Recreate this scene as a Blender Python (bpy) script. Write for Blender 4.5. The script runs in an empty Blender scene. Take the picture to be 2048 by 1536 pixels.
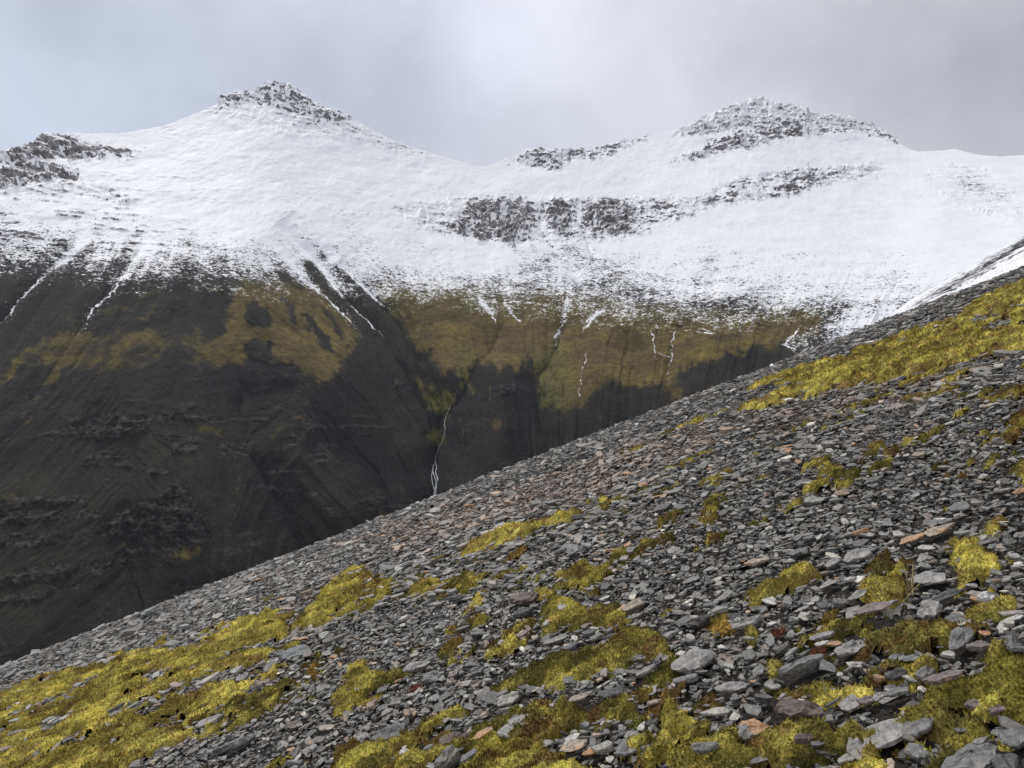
import bpy, math, random
import numpy as np
from mathutils import Vector
random.seed(7)
RNG = np.random.default_rng(11)
SC = bpy.context.scene
COL = SC.collection
R = math.radians

# ------------------------------------------------------------------ camera, sky, sun, exposure
cam_d = bpy.data.cameras.new('camera')
cam = bpy.data.objects.new('camera', cam_d); COL.objects.link(cam)
FPX = 1577.0                                   # focal length in photo pixels (photo is 2048 wide)
cam_d.sensor_width = 36.0
cam_d.lens = FPX / 2048 * 36.0
cam_d.clip_start = 0.1; cam_d.clip_end = 20000
cam.location = (0, 0, 0); cam.rotation_euler = (R(90), 0, 0)
SC.camera = cam

SUN_EL, SUN_AZ = 52.0, -35.0                   # azimuth from +Y (view direction), negative = to the left
w = bpy.data.worlds.new('World'); SC.world = w; w.use_nodes = True
nt = w.node_tree; N = nt.nodes; L = nt.links
for n in list(N): N.remove(n)
def wn(t, **k):
    n = N.new(t)
    for a, b in k.items(): setattr(n, a, b)
    return n
def wmath(op, a, b=None, clamp=False):
    n = wn('ShaderNodeMath', operation=op, use_clamp=clamp)
    for i, v in enumerate((a, b)):
        if v is None: continue
        if isinstance(v, (int, float)): n.inputs[i].default_value = v
        else: L.new(v, n.inputs[i])
    return n.outputs[0]
sky = wn('ShaderNodeTexSky', sky_type='NISHITA', sun_disc=False)
sky.sun_elevation = R(SUN_EL); sky.sun_rotation = R(SUN_AZ)
skym = wn('ShaderNodeVectorMath', operation='SCALE'); L.new(sky.outputs[0], skym.inputs[0]); skym.inputs['Scale'].default_value = 0.10
tc = wn('ShaderNodeTexCoord')
def lobe(px, py, sharp):
    d = Vector(((px-1024)/FPX, 1, (768-py)/FPX)).normalized()
    n = wn('ShaderNodeVectorMath', operation='DOT_PRODUCT'); L.new(tc.outputs['Generated'], n.inputs[0]); n.inputs[1].default_value = d
    m = wmath('SUBTRACT', n.outputs['Value'], 1.0)
    m = wmath('MULTIPLY', m, sharp)
    return wmath('EXPONENT', m)
nz = wn('ShaderNodeTexNoise'); L.new(tc.outputs['Generated'], nz.inputs['Vector'])
nz.inputs['Scale'].default_value = 3.6; nz.inputs['Detail'].default_value = 6; nz.inputs['Roughness'].default_value = 0.5; nz.inputs['Distortion'].default_value = 0.0
nzc = wmath('SUBTRACT', nz.outputs[0], 0.5)
v = wmath('MULTIPLY', nzc, 0.62)
v = wmath('ADD', v, 0.56)
v = wmath('ADD', v, wmath('MULTIPLY', lobe(940, -80, 24), 0.08))
v = wmath('ADD', v, wmath('MULTIPLY', lobe(1330, 120, 60), 0.08))
v = wmath('ADD', v, wmath('MULTIPLY', lobe(880, 330, 40), -0.13))
v = wmath('ADD', v, wmath('MULTIPLY', lobe(2080, 160, 30), -0.17))
v = wmath('ADD', v, wmath('MULTIPLY', lobe(100, 200, 12), -0.02))
cr = wn('ShaderNodeMix', data_type='RGBA')
cr.inputs[6].default_value = (0.955, 0.96, 1.02, 1); cr.inputs[7].default_value = (0.84, 0.91, 1.10, 1)
L.new(wmath('MINIMUM', lobe(-150, 200, 7), 1.0), cr.inputs[0])
cs = wn('ShaderNodeVectorMath', operation='SCALE'); L.new(cr.outputs[2], cs.inputs[0]); L.new(v, cs.inputs['Scale'])
mx = wn('ShaderNodeMix', data_type='RGBA'); mx.inputs[0].default_value = 0.92
L.new(skym.outputs[0], mx.inputs[6]); L.new(cs.outputs[0], mx.inputs[7])
bg = wn('ShaderNodeBackground'); bg.inputs['Strength'].default_value = 1.0
L.new(mx.outputs[2], bg.inputs['Color'])
wo = wn('ShaderNodeOutputWorld'); L.new(bg.outputs[0], wo.inputs[0])

sl = bpy.data.lights.new('sun', 'SUN'); sl.energy = 1.5; sl.angle = R(11); sl.color = (1.0, 0.965, 0.91)
sun = bpy.data.objects.new('sun', sl); COL.objects.link(sun)
sd = Vector((math.sin(R(SUN_AZ))*math.cos(R(SUN_EL)), math.cos(R(SUN_AZ))*math.cos(R(SUN_EL)), math.sin(R(SUN_EL))))
sun.rotation_euler = sd.to_track_quat('Z', 'Y').to_euler()
SC.view_settings.view_transform = 'Standard'
SC.view_settings.look = 'None'
SC.view_settings.exposure = 0.40
SC.view_settings.gamma = 1.0
SC.render.engine = 'CYCLES'
SC.cycles.max_bounces = 5; SC.cycles.diffuse_bounces = 3; SC.cycles.volume_bounces = 0

# ------------------------------------------------------------------ numpy helpers
def _hash(ix, iy, seed):
    h = (ix.astype(np.int64)*374761393 + iy.astype(np.int64)*668265263 + seed*1442695041) & 0xffffffff
    h = ((h ^ (h >> 13))*1274126177) & 0xffffffff
    h = ((h ^ (h >> 16))*2246822519) & 0xffffffff
    return ((h ^ (h >> 15)) & 0xffffff).astype(np.float64)/float(0xffffff)
def vnoise(x, y, seed=0):
    x0 = np.floor(x); y0 = np.floor(y); fx = x-x0; fy = y-y0
    fx = fx*fx*fx*(fx*(fx*6-15)+10); fy = fy*fy*fy*(fy*(fy*6-15)+10)
    a = _hash(x0, y0, seed); b = _hash(x0+1, y0, seed); c = _hash(x0, y0+1, seed); d = _hash(x0+1, y0+1, seed)
    return (a*(1-fx)+b*fx)*(1-fy) + (c*(1-fx)+d*fx)*fy
def fbm(x, y, seed=0, octv=4, gain=0.5):
    s = 0; amp = 1; tot = 0
    for i in range(octv):
        s = s+amp*vnoise(x+17.3*i, y-9.1*i, seed+i*31); tot += amp; amp *= gain
        x = x*2.03*0.95+y*0.31; y = y*2.03*0.95-x*0.16
    return s/tot
def ridged(x, y, seed=0, octv=4, gain=0.5):
    s = 0; amp = 1; tot = 0
    for i in range(octv):
        n = 1-np.abs(vnoise(x+7*i, y+3*i, seed+i*31)*2-1); s = s+amp*n*n; tot += amp; amp *= gain; x = x*2.1; y = y*2.1
    return s/tot
def worley(x, y, seed=0):
    ix = np.floor(x); iy = np.floor(y); best = np.full(x.shape, 9.0); cell = np.zeros(x.shape)
    for dx in (-1, 0, 1):
        for dy in (-1, 0, 1):
            cx = ix+dx; cy = iy+dy
            px = cx+_hash(cx, cy, seed); py = cy+_hash(cx, cy, seed+5)
            d = np.hypot(px-x, py-y); m = d < best
            best = np.where(m, d, best); cell = np.where(m, _hash(cx, cy, seed+9), cell)
    return best, cell
def sstep(a, b, x):
    t = np.clip((x-a)/(b-a), 0, 1); return t*t*(3-2*t)
def poly_sd(x, y, P):
    """signed distance to polygon P, positive inside"""
    P = np.asarray(P, float); ins = np.zeros(x.shape, bool); best = np.full(x.shape, 1e18)
    n = len(P)
    for i in range(n):
        ax, ay = P[i]; bx, by = P[(i+1) % n]
        ex, ey = bx-ax, by-ay
        t = np.clip(((x-ax)*ex+(y-ay)*ey)/(ex*ex+ey*ey+1e-12), 0, 1)
        best = np.minimum(best, (x-ax-t*ex)**2+(y-ay-t*ey)**2)
        c = ((ay > y) != (by > y)) & (x < (bx-ax)*(y-ay)/(by-ay+1e-15)+ax)
        ins ^= c
    return np.where(ins, 1, -1)*np.sqrt(best)
def line_d(x, y, P):
    """distance to polyline and the parameter 0..1 along it"""
    best = np.full(x.shape, 1e18); par = np.zeros(x.shape); n = len(P)-1
    for i in range(n):
        ax, ay = P[i]; bx, by = P[i+1]; ex, ey = bx-ax, by-ay
        t = np.clip(((x-ax)*ex+(y-ay)*ey)/(ex*ex+ey*ey+1e-12), 0, 1)
        d = (x-ax-t*ex)**2+(y-ay-t*ey)**2
        m = d < best; best = np.where(m, d, best); par = np.where(m, (i+t)/n, par)
    return np.sqrt(best), par
def make_mesh(name, V, loops, starts, totals, smooth=False, attrs=None, mat=None):
    me = bpy.data.meshes.new(name)
    me.vertices.add(len(V)); me.vertices.foreach_set('co', np.ascontiguousarray(V, np.float32).ravel())
    me.loops.add(len(loops)); me.loops.foreach_set('vertex_index', np.ascontiguousarray(loops, np.int32))
    me.polygons.add(len(starts)); me.polygons.foreach_set('loop_start', np.ascontiguousarray(starts, np.int32))
    me.polygons.foreach_set('loop_total', np.ascontiguousarray(totals, np.int32))
    me.polygons.foreach_set('use_smooth', np.full(len(starts), smooth, bool))
    me.update(calc_edges=True)
    for k, (dom, a) in (attrs or {}).items():
        if a.ndim == 2:
            at = me.attributes.new(k, 'FLOAT_COLOR', dom)
            if a.shape[1] == 3: a = np.concatenate([a, np.ones((len(a), 1))], 1)
            at.data.foreach_set('color', np.ascontiguousarray(a, np.float32).ravel())
        else:
            at = me.attributes.new(k, 'FLOAT', dom); at.data.foreach_set('value', np.ascontiguousarray(a, np.float32))
    if mat: me.materials.append(mat)
    return me
def quads(name, V, F, **k):
    F = np.asarray(F); n, m = F.shape
    return make_mesh(name, V, F.ravel(), np.arange(n)*m, np.full(n, m), **k)
def grid_faces(nr, nc):
    i = np.arange(nr*nc).reshape(nr, nc)
    return np.stack([i[:-1, :-1], i[1:, :-1], i[1:, 1:], i[:-1, 1:]], -1).reshape(-1, 4)
def link(name, me, kind=None, label=None, cat=None, group=None):
    o = bpy.data.objects.new(name, me); COL.objects.link(o)
    if kind: o['kind'] = kind
    if label: o['label'] = label
    if cat: o['category'] = cat
    if group: o['group'] = group
    return o

# ------------------------------------------------------------------ material helper
class M:
    def __init__(s, name):
        s.m = bpy.data.materials.new(name); s.m.use_nodes = True
        s.nt = s.m.node_tree; s.bsdf = s.nt.nodes['Principled BSDF']
        s.tc = s.nt.nodes.new('ShaderNodeTexCoord')
    def node(s, t, **k):
        n = s.nt.nodes.new(t)
        for a, b in k.items(): setattr(n, a, b)
        return n
    def put(s, v, sock):
        if isinstance(v, (int, float)): sock.default_value = v
        elif isinstance(v, tuple): sock.default_value = v if len(v) == 4 or sock.type == 'VECTOR' else v+(1,)
        else: s.nt.links.new(v, sock)
    def math(s, op, a, b=0.0, clamp=False):
        n = s.node('ShaderNodeMath', operation=op, use_clamp=clamp); s.put(a, n.inputs[0]); s.put(b, n.inputs[1]); return n.outputs[0]
    def noise(s, scale, detail=4, rough=0.5, vec=None, stretch=None, dist=0.0, kind='FBM'):
        v = vec or s.tc.outputs['Object']
        if stretch:
            mp = s.node('ShaderNodeMapping'); s.put(v, mp.inputs[0]); mp.inputs['Scale'].default_value = stretch; v = mp.outputs[0]
        n = s.node('ShaderNodeTexNoise'); n.noise_type = kind if kind != 'FBM' else 'FBM'
        s.put(v, n.inputs['Vector']); n.inputs['Scale'].default_value = scale
        n.inputs['Detail'].default_value = detail; n.inputs['Roughness'].default_value = rough; n.inputs['Distortion'].default_value = dist
        return n.outputs[0]
    def ramp(s, v, a, b, lo=0.0, hi=1.0):
        n = s.node('ShaderNodeMapRange', interpolation_type='SMOOTHSTEP'); s.put(v, n.inputs[0])
        n.inputs[1].default_value = a; n.inputs[2].default_value = b; n.inputs[3].default_value = lo; n.inputs[4].default_value = hi
        return n.outputs[0]
    def mix(s, f, a, b, blend='MIX'):
        n = s.node('ShaderNodeMix', data_type='RGBA', blend_type=blend); s.put(f, n.inputs[0]); s.put(a, n.inputs[6]); s.put(b, n.inputs[7]); return n.outputs[2]
    def attr(s, name, out='Fac'):
        n = s.node('ShaderNodeAttribute', attribute_name=name); return n.outputs[out]
    def bump(s, h, strength, dist):
        n = s.node('ShaderNodeBump'); n.inputs['Strength'].default_value = strength; n.inputs['Distance'].default_value = dist
        s.put(h, n.inputs['Height']); s.nt.links.new(n.outputs[0], s.bsdf.inputs['Normal'])
    def fin(s, col, rough=0.9, spec=0.3):
        s.put(col, s.bsdf.inputs['Base Color']); s.put(rough, s.bsdf.inputs['Roughness']); s.put(spec, s.bsdf.inputs['Specular IOR Level']); return s.m

def mat_stone():
    m = M('slate_stone'); c = m.attr('tone', 'Color')
    n1 = m.noise(9, 5, 0.62); n2 = m.noise(60, 4, 0.6); n3 = m.noise(22, 3, 0.5, dist=0.4)
    c = m.mix(1.0, c, m.mix(m.ramp(n1, 0.3, 0.7), (0.72, 0.72, 0.74), (1.22, 1.2, 1.18)), 'MULTIPLY')
    c = m.mix(1.0, c, m.mix(m.ramp(n2, 0.35, 0.66), (0.7, 0.7, 0.7), (1.3, 1.3, 1.3)), 'MULTIPLY')
    c = m.mix(m.ramp(n3, 0.66, 0.74, 0, 0.55), c, (0.40, 0.40, 0.37))      # pale lichen spots
    rust = m.attr('rust'); n4 = m.noise(14, 3, 0.6)
    f = m.ramp(m.math('ADD', n4, m.math('MULTIPLY', rust, 0.5)), 0.68, 0.78)
    c = m.mix(m.math('MULTIPLY', f, m.ramp(rust, 0.02, 0.1)), c, m.mix(m.ramp(n2, 0.35, 0.65), (0.36, 0.18, 0.08), (0.52, 0.34, 0.20)))
    h = m.math('ADD', m.noise(28, 6, 0.65), m.math('MULTIPLY', m.noise(5, 3, 0.5, stretch=(1, 1, 6)), 1.2))
    m.bump(h, 0.6, 0.02)
    return m.fin(c, m.ramp(n1, 0.3, 0.7, 0.5, 0.72), 0.5)
def mat_moss():
    m = M('moss'); c = m.attr('tone', 'Color')
    n2 = m.noise(90, 3, 0.6); n3 = m.noise(7, 4, 0.6)
    c = m.mix(1.0, c, m.mix(m.ramp(n2, 0.35, 0.65), (0.55, 0.58, 0.55), (1.35, 1.3, 1.2)), 'MULTIPLY')
    c = m.mix(1.0, c, m.mix(m.ramp(n3, 0.35, 0.65), (0.75, 0.72, 0.7), (1.2, 1.2, 1.1)), 'MULTIPLY')
    m.bump(m.noise(120, 3, 0.6), 0.7, 0.012)
    return m.fin(c, 1.0, 0.05)
def mat_ground():
    m = M('gravel_ground'); n = m.noise(30, 6, 0.7)
    c = m.mix(m.ramp(n, 0.35, 0.7), (0.018, 0.016, 0.014), (0.075, 0.067, 0.058))
    m.bump(n, 1.0, 0.03); return m.fin(c, 0.95, 0.2)
def mat_mountain():
    m = M('mountain_surface')
    S = m.attr('snow'); MO = m.attr('mossy'); RK = m.attr('rock'); LN = m.attr('streak')
    geo = m.node('ShaderNodeNewGeometry'); sep = m.node('ShaderNodeSeparateXYZ'); m.nt.links.new(geo.outputs['Normal'], sep.inputs[0]); nzv = sep.outputs[2]
    fine = m.noise(0.16, 6, 0.7, stretch=(0.9, 1.0, 1.45)); mid = m.noise(0.03, 5, 0.6, stretch=(0.8, 1, 1.5)); big = m.noise(0.006, 4, 0.55)
    # bare scree, moss, rock
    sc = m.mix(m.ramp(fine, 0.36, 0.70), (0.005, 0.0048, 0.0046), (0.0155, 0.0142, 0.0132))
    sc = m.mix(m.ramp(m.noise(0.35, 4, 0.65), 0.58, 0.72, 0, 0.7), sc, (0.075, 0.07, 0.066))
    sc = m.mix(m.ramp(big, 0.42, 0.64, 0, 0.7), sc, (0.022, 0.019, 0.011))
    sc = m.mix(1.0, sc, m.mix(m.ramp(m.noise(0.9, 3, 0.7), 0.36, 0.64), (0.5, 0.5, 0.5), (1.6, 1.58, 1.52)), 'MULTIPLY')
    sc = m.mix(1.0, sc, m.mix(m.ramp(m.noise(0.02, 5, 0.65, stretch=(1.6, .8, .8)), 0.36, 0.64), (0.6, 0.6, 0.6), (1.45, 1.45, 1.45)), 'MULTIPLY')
    ms = m.mix(m.ramp(mid, 0.34, 0.66), (0.062, 0.047, 0.011), (0.170, 0.130, 0.030))
    ms = m.mix(m.ramp(m.noise(0.012, 4, 0.6), 0.42, 0.62, 0, 0.7), ms, (0.098, 0.070, 0.024))
    ms = m.mix(1.0, ms, m.mix(m.ramp(m.noise(0.9, 3, 0.7), 0.36, 0.64), (0.7, 0.7, 0.7), (1.3, 1.3, 1.3)), 'MULTIPLY')
    ms = m.mix(1.0, ms, m.mix(m.ramp(fine, 0.34, 0.68), (0.60, 0.60, 0.60), (1.3, 1.3, 1.25)), 'MULTIPLY')
    green = m.attr('green'); ms = m.mix(green, ms, m.mix(m.ramp(fine, 0.35, 0.65), (0.05, 0.06, 0.012), (0.14, 0.15, 0.03)))
    mf = m.math('ADD', m.math('SUBTRACT', MO, 0.5), m.math('MULTIPLY', m.math('SUBTRACT', m.noise(0.05, 6, 0.72), 0.5), 1.5))
    g = m.mix(m.ramp(mf, -0.20, 0.24), sc, ms)
    rc = m.mix(m.ramp(m.noise(0.12, 5, 0.65), 0.36, 0.66), (0.095, 0.086, 0.086), (0.42, 0.395, 0.39))
    rc2 = m.mix(m.ramp(fine, 0.40, 0.62), (0.012, 0.012, 0.012), (0.11, 0.106, 0.10))
    low = m.attr('lowrock')
    g = m.mix(RK, g, rc); g = m.mix(low, g, rc2)
    # snow: cover S broken by noise; on crags it stays only on the flatter ledges
    spk = m.noise(0.42, 4, 0.7, stretch=(0.85, 1.0, 1.4)); iso = m.noise(0.30, 6, 0.7, stretch=(0.8, 1, 1.3))
    nn = m.math('ADD', m.math('MULTIPLY', m.math('SUBTRACT', fine, 0.5), 2.3), m.math('MULTIPLY', m.math('SUBTRACT', mid, 0.5), 1.1))
    nn = m.math('ADD', nn, m.math('MULTIPLY', m.math('SUBTRACT', spk, 0.5), 2.6))
    calm = m.math('SUBTRACT', 1.0, m.math('MULTIPLY', RK, 0.75)); nn = m.math('MULTIPLY', nn, calm)
    nn = m.math('ADD', nn, m.math('MULTIPLY', m.math('MULTIPLY', m.math('SUBTRACT', iso, 0.5), RK), 4.8))
    s = m.math('ADD', m.math('SUBTRACT', S, 0.5), nn)
    hold = m.ramp(nzv, 0.25, 0.85)
    s = m.math('SUBTRACT', s, m.math('MULTIPLY', m.math('MULTIPLY', RK, 1.62), m.math('SUBTRACT', 1.10, hold)))
    sm = m.ramp(s, -0.12, 0.16)
    sm = m.math('MAXIMUM', sm, m.math('MULTIPLY', m.ramp(LN, 0.12, 0.35), m.ramp(m.math('ADD', LN, m.math('MULTIPLY', nn, 0.5)), 0.42, 0.78)))
    c = m.mix(sm, g, m.mix(m.ramp(mid, 0.3, 0.7), (0.86, 0.875, 0.91), (0.92, 0.93, 0.95)))
    hb = m.math('MULTIPLY', m.math('ADD', fine, m.math('MULTIPLY', m.noise(0.6, 3, 0.6), 0.4)), m.math('SUBTRACT', 1.0, m.math('MULTIPLY', sm, 0.7)))
    m.bump(hb, 0.6, 2.8)
    return m.fin(c, m.math('SUBTRACT', 0.95, m.math('MULTIPLY', sm, 0.3)), 0.2)
MAT_STONE, MAT_MOSS, MAT_GROUND, MAT_MTN = mat_stone(), mat_moss(), mat_ground(), mat_mountain()

# ------------------------------------------------------------------ opposite mountain
RIDGE = [(-700, 430), (-400, 350), (-200, 322), (-60, 306), (0, 300), (30, 291), (60, 284), (90, 264), (120, 269), (150, 264), (185, 268), (240, 267), (290, 258), (330, 251), (370, 236), (430, 210), (440, 190), (480, 184), (510, 172), (545, 161), (575, 163), (600, 180), (625, 201), (690, 226), (750, 263), (800, 286), (860, 306), (920, 323), (945, 332), (970, 332), (1000, 323), (1030, 306), (1060, 296), (1080, 293), (1110, 299), (1140, 295), (1180, 298), (1200, 291), (1250, 279), (1290, 271), (1340, 262), (1400, 236), (1440, 217), (1480, 203), (1515, 194), (1540, 198), (1570, 207), (1610, 211), (1650, 229), (1700, 234), (1740, 242), (1780, 266), (1810, 293), (1835, 303), (1870, 302), (1910, 298), (1960, 310), (2000, 313), (2048, 310), (2300, 330), (2800, 360)]
CTRL = {-700: [(430, 900), (560, 760), (750, 600), (1000, 470), (1400, 330)],
 0: [(290, 1080), (400, 960), (540, 840), (750, 680), (1000, 545), (1300, 440), (1500, 390)],
 300: [(255, 1300), (400, 1080), (560, 880), (750, 730), (1000, 600), (1300, 490), (1500, 440)],
 540: [(158, 1500), (300, 1290), (450, 1090), (590, 930), (750, 800), (1000, 670), (1300, 560), (1500, 500)],
 800: [(285, 1500), (420, 1270), (600, 1030), (750, 900), (1000, 760), (1200, 670), (1500, 560)],
 1000: [(320, 1520), (400, 1370), (500, 1210), (620, 1030), (750, 900), (950, 775), (1100, 700), (1400, 600)],
 1250: [(275, 1600), (390, 1400), (470, 1270), (650, 980), (800, 850), (1000, 730), (1300, 600)],
 1520: [(190, 1650), (300, 1450), (400, 1290), (600, 1000), (750, 860), (900, 760), (1200, 620)],
 1800: [(290, 1500), (400, 1260), (600, 920), (750, 770), (900, 670), (1200, 540)],
 2048: [(310, 1350), (450, 1060), (550, 880), (700, 730), (900, 610), (1200, 500)],
 2800: [(360, 1100), (500, 850), (700, 650), (900, 500), (1200, 400)]}
def ext(py, pts):
    p = np.array(pts, float); v = np.interp(py, p[:, 0], p[:, 1])
    s0 = (p[1, 1]-p[0, 1])/(p[1, 0]-p[0, 0])*0.8; v = np.where(py < p[0, 0], p[0, 1]+s0*(py-p[0, 0]), v)
    s1 = (p[-1, 1]-p[-2, 1])/(p[-1, 0]-p[-2, 0]); v = np.where(py > p[-1, 0], p[-1, 1]+s1*(py-p[-1, 0]), v)
    return v
TX = np.arange(-700, 2801, 20.0); TY = np.arange(80, 1561, 10.0)
ck = sorted(CTRL); cv = np.stack([ext(TY, CTRL[k]) for k in ck])
TAB = np.stack([np.interp(TX, ck, cv[:, j]) for j in range(len(TY))], 1)
def blur(A, n, ax):
    for _ in range(n):
        P = np.concatenate([np.take(A, [0], ax), A, np.take(A, [-1], ax)], ax)
        sl = [slice(None)]*2; a = []
        for o in (0, 1, 2):
            q = list(sl); q[ax] = slice(o, o+A.shape[ax]); a.append(P[tuple(q)])
        A = (a[0]+2*a[1]+a[2])/4
    return A
TAB = blur(blur(TAB, 12, 0), 5, 1)
def depth0(px, py):
    fx = np.clip((px-TX[0])/20, 0, len(TX)-1.001); fy = np.clip((py-TY[0])/10, 0, len(TY)-1.001)
    i = fx.astype(int); j = fy.astype(int); a = fx-i; b = fy-j
    return (TAB[i, j]*(1-a)+TAB[i+1, j]*a)*(1-b)+(TAB[i, j+1]*(1-a)+TAB[i+1, j+1]*a)*b
GULLY = [([(560, 440), (616, 508), (651, 551), (698, 609), (741, 648), (790, 720), (840, 800), (872, 900), (868, 1010), (860, 1200)], 42, 30),
 ([(674, 523), (717, 566), (756, 602), (790, 640), (815, 690), (850, 760), (885, 830), (870, 925)], 22, 16),
 ([(1018, 621), (985, 700), (930, 780), (892, 840), (870, 920)], 26, 16),
 ([(1135, 613), (1108, 703), (1065, 770), (1085, 850), (1100, 920), (1040, 1000)], 30, 24),
 ([(1353, 650), (1335, 760), (1345, 820)], 25, 12),
 ([(300, 470), (250, 551), (184, 621), (120, 720), (60, 800)], 16, 8),
 ([(145, 504), (78, 562), (0, 645), (-60, 720)], 16, 8),
 ([(560, 500), (623, 570), (686, 629), (713, 656), (760, 740), (830, 850)], 14, 8),
 ([(470, 700), (480, 800), (500, 900), (560, 1010), (600, 1100)], 28, 12),
 ([(1085, 400), (1082, 450), (1110, 510), (1150, 560)], 10, 16),
 ([(1158, 400), (1158, 450), (1190, 520)], 7, 10)]
SPUR = [([(470, 520), (540, 640), (640, 760), (600, 900), (680, 1020)], 70, 26),
 ([(1010, 750), (1010, 850), (960, 980)], 45, 22),
 ([(890, 745), (930, 860)], 24, 8),
 ([(300, 560), (330, 720), (380, 860), (390, 1010), (440, 1120)], 110, 18),
 ([(1200, 760), (1180, 880)], 60, 18), ([(1450, 700), (1380, 800)], 70, 12),
 ([(1860, 310), (1880, 400), (1850, 480)], 70, 18)]
ROCKS = [  # polygon, strength, relief amplitude in metres
 ([(775, 412), (880, 398), (960, 390), (1100, 392), (1240, 390), (1380, 392), (1480, 352), (1600, 332), (1760, 325), (1765, 352), (1640, 378), (1560, 398), (1450, 412), (1340, 448), (1250, 478), (1040, 492), (930, 484), (850, 462)], 0.42, 6),
 ([(360, 225), (430, 200), (520, 200), (640, 215), (760, 262), (900, 322), (860, 322), (740, 292), (640, 280), (560, 268), (470, 235)], 0.27, 3),
 ([(-90, 380), (0, 372), (160, 355), (290, 395), (260, 410), (100, 392), (-90, 400)], 0.5, 5),
 ([(1830, 345), (1910, 318), (1990, 345), (2040, 385), (2040, 450), (1960, 425), (1880, 390)], 0.34, 3),
 ([(-90, 318), (0, 298), (50, 284), (90, 260), (130, 268), (165, 284), (200, 292), (255, 296), (275, 312), (200, 312), (165, 322), (110, 315), (60, 322), (30, 325), (-90, 340)], 1.25, 13),
 ([(-90, 345), (0, 340), (60, 322), (110, 325), (155, 342), (160, 358), (70, 368), (0, 375), (-90, 380)], 1.25, 13),
 ([(425, 212), (438, 183), (480, 180), (510, 168), (545, 155), (578, 158), (600, 178), (628, 200), (700, 228), (710, 245), (670, 240), (635, 242), (610, 232), (575, 226), (545, 214), (500, 205), (450, 215)], 0.66, 9),
 ([(555, 226), (600, 230), (640, 250), (650, 268), (600, 262), (565, 245)], 0.5, 5),
 ([(300, 252), (345, 247), (350, 262), (310, 262)], 0.6, 5),
 ([(925, 412), (990, 394), (1040, 398), (1077, 425), (1077, 455), (1045, 472), (1030, 496), (990, 482), (940, 478), (885, 466), (900, 445), (932, 432)], 0.95, 15),
 ([(1088, 438), (1090, 420), (1105, 396), (1137, 405), (1151, 435), (1147, 455), (1120, 466), (1095, 460)], 0.95, 15),
 ([(1160, 442), (1172, 405), (1200, 393), (1238, 396), (1272, 410), (1268, 430), (1258, 466), (1212, 474), (1165, 455)], 0.9, 15),
 ([(1266, 408), (1330, 401), (1362, 413), (1352, 422), (1300, 426), (1355, 436), (1345, 444), (1295, 452), (1262, 440)], 0.72, 9),
 ([(785, 420), (850, 428), (910, 440), (900, 470), (860, 458), (800, 436)], 0.45, 5),
 ([(1388, 398), (1412, 388), (1440, 398), (1430, 410), (1395, 410)], 0.7, 8),
 ([(1447, 388), (1470, 370), (1492, 360), (1492, 382), (1470, 404), (1450, 402)], 0.75, 9),
 ([(1512, 372), (1524, 355), (1540, 364), (1532, 381), (1518, 382)], 0.8, 8),
 ([(1545, 390), (1558, 366), (1580, 345), (1612, 337), (1664, 346), (1655, 362), (1625, 374), (1600, 388), (1565, 394)], 0.75, 10),
 ([(1664, 342), (1760, 332), (1762, 348), (1700, 352)], 0.45, 5),
 ([(1340, 322), (1390, 300), (1440, 275), (1500, 255), (1560, 240), (1620, 250), (1700, 255), (1790, 262), (1815, 292), (1790, 285), (1740, 268), (1650, 266), (1580, 276), (1510, 295), (1440, 305), (1385, 322)], 0.75, 10),
 ([(1340, 270), (1400, 235), (1440, 214), (1480, 200), (1515, 188), (1570, 202), (1650, 225), (1740, 238), (1800, 275), (1700, 258), (1600, 245), (1500, 252), (1420, 275)], 0.42, 9),
 ([(1010, 325), (1035, 303), (1080, 288), (1115, 294), (1145, 290), (1200, 286), (1290, 266), (1305, 276), (1220, 312), (1150, 322), (1095, 342), (1040, 330)], 0.6, 9)]
LOW = [([(125, 838), (180, 832), (270, 828), (300, 840), (285, 872), (200, 880), (130, 870)], 9),
 ([(275, 830), (345, 826), (360, 840), (300, 850)], 7), ([(370, 830), (455, 828), (450, 846), (380, 845)], 7),
 ([(330, 885), (410, 878), (400, 905), (345, 905)], 5), ([(430, 880), (500, 880), (500, 915), (440, 915)], 5),
 ([(370, 965), (392, 1000), (420, 1080), (330, 1085), (240, 1075), (190, 1070), (230, 1030), (300, 1000)], 10),
 ([(-60, 1005), (60, 996), (180, 990), (182, 1006), (60, 1016), (-60, 1030)], 6),
 ([(-60, 1035), (80, 1022), (200, 1020), (200, 1036), (60, 1046), (-60, 1056)], 6),
 ([(-60, 1080), (60, 1066), (190, 1060), (180, 1078), (60, 1090), (-60, 1100)], 6),
 ([(-60, 1160), (60, 1140), (200, 1120), (290, 1085), (420, 1070), (420, 1085), (300, 1108), (200, 1146), (60, 1168), (-60, 1180)], 7),
 ([(-60, 1205), (40, 1190), (130, 1170), (170, 1168), (60, 1205), (-60, 1222)], 5),
 ([(560, 880), (620, 845), (660, 850), (620, 870), (570, 905)], 6), ([(980, 770), (1030, 762), (1035, 790), (985, 790)], 5),
 ([(790, 760), (830, 770), (815, 800), (780, 790)], 5), ([(1640, 630), (1700, 620), (1780, 625), (1740, 655), (1680, 680), (1640, 672)], 4)]
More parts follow.
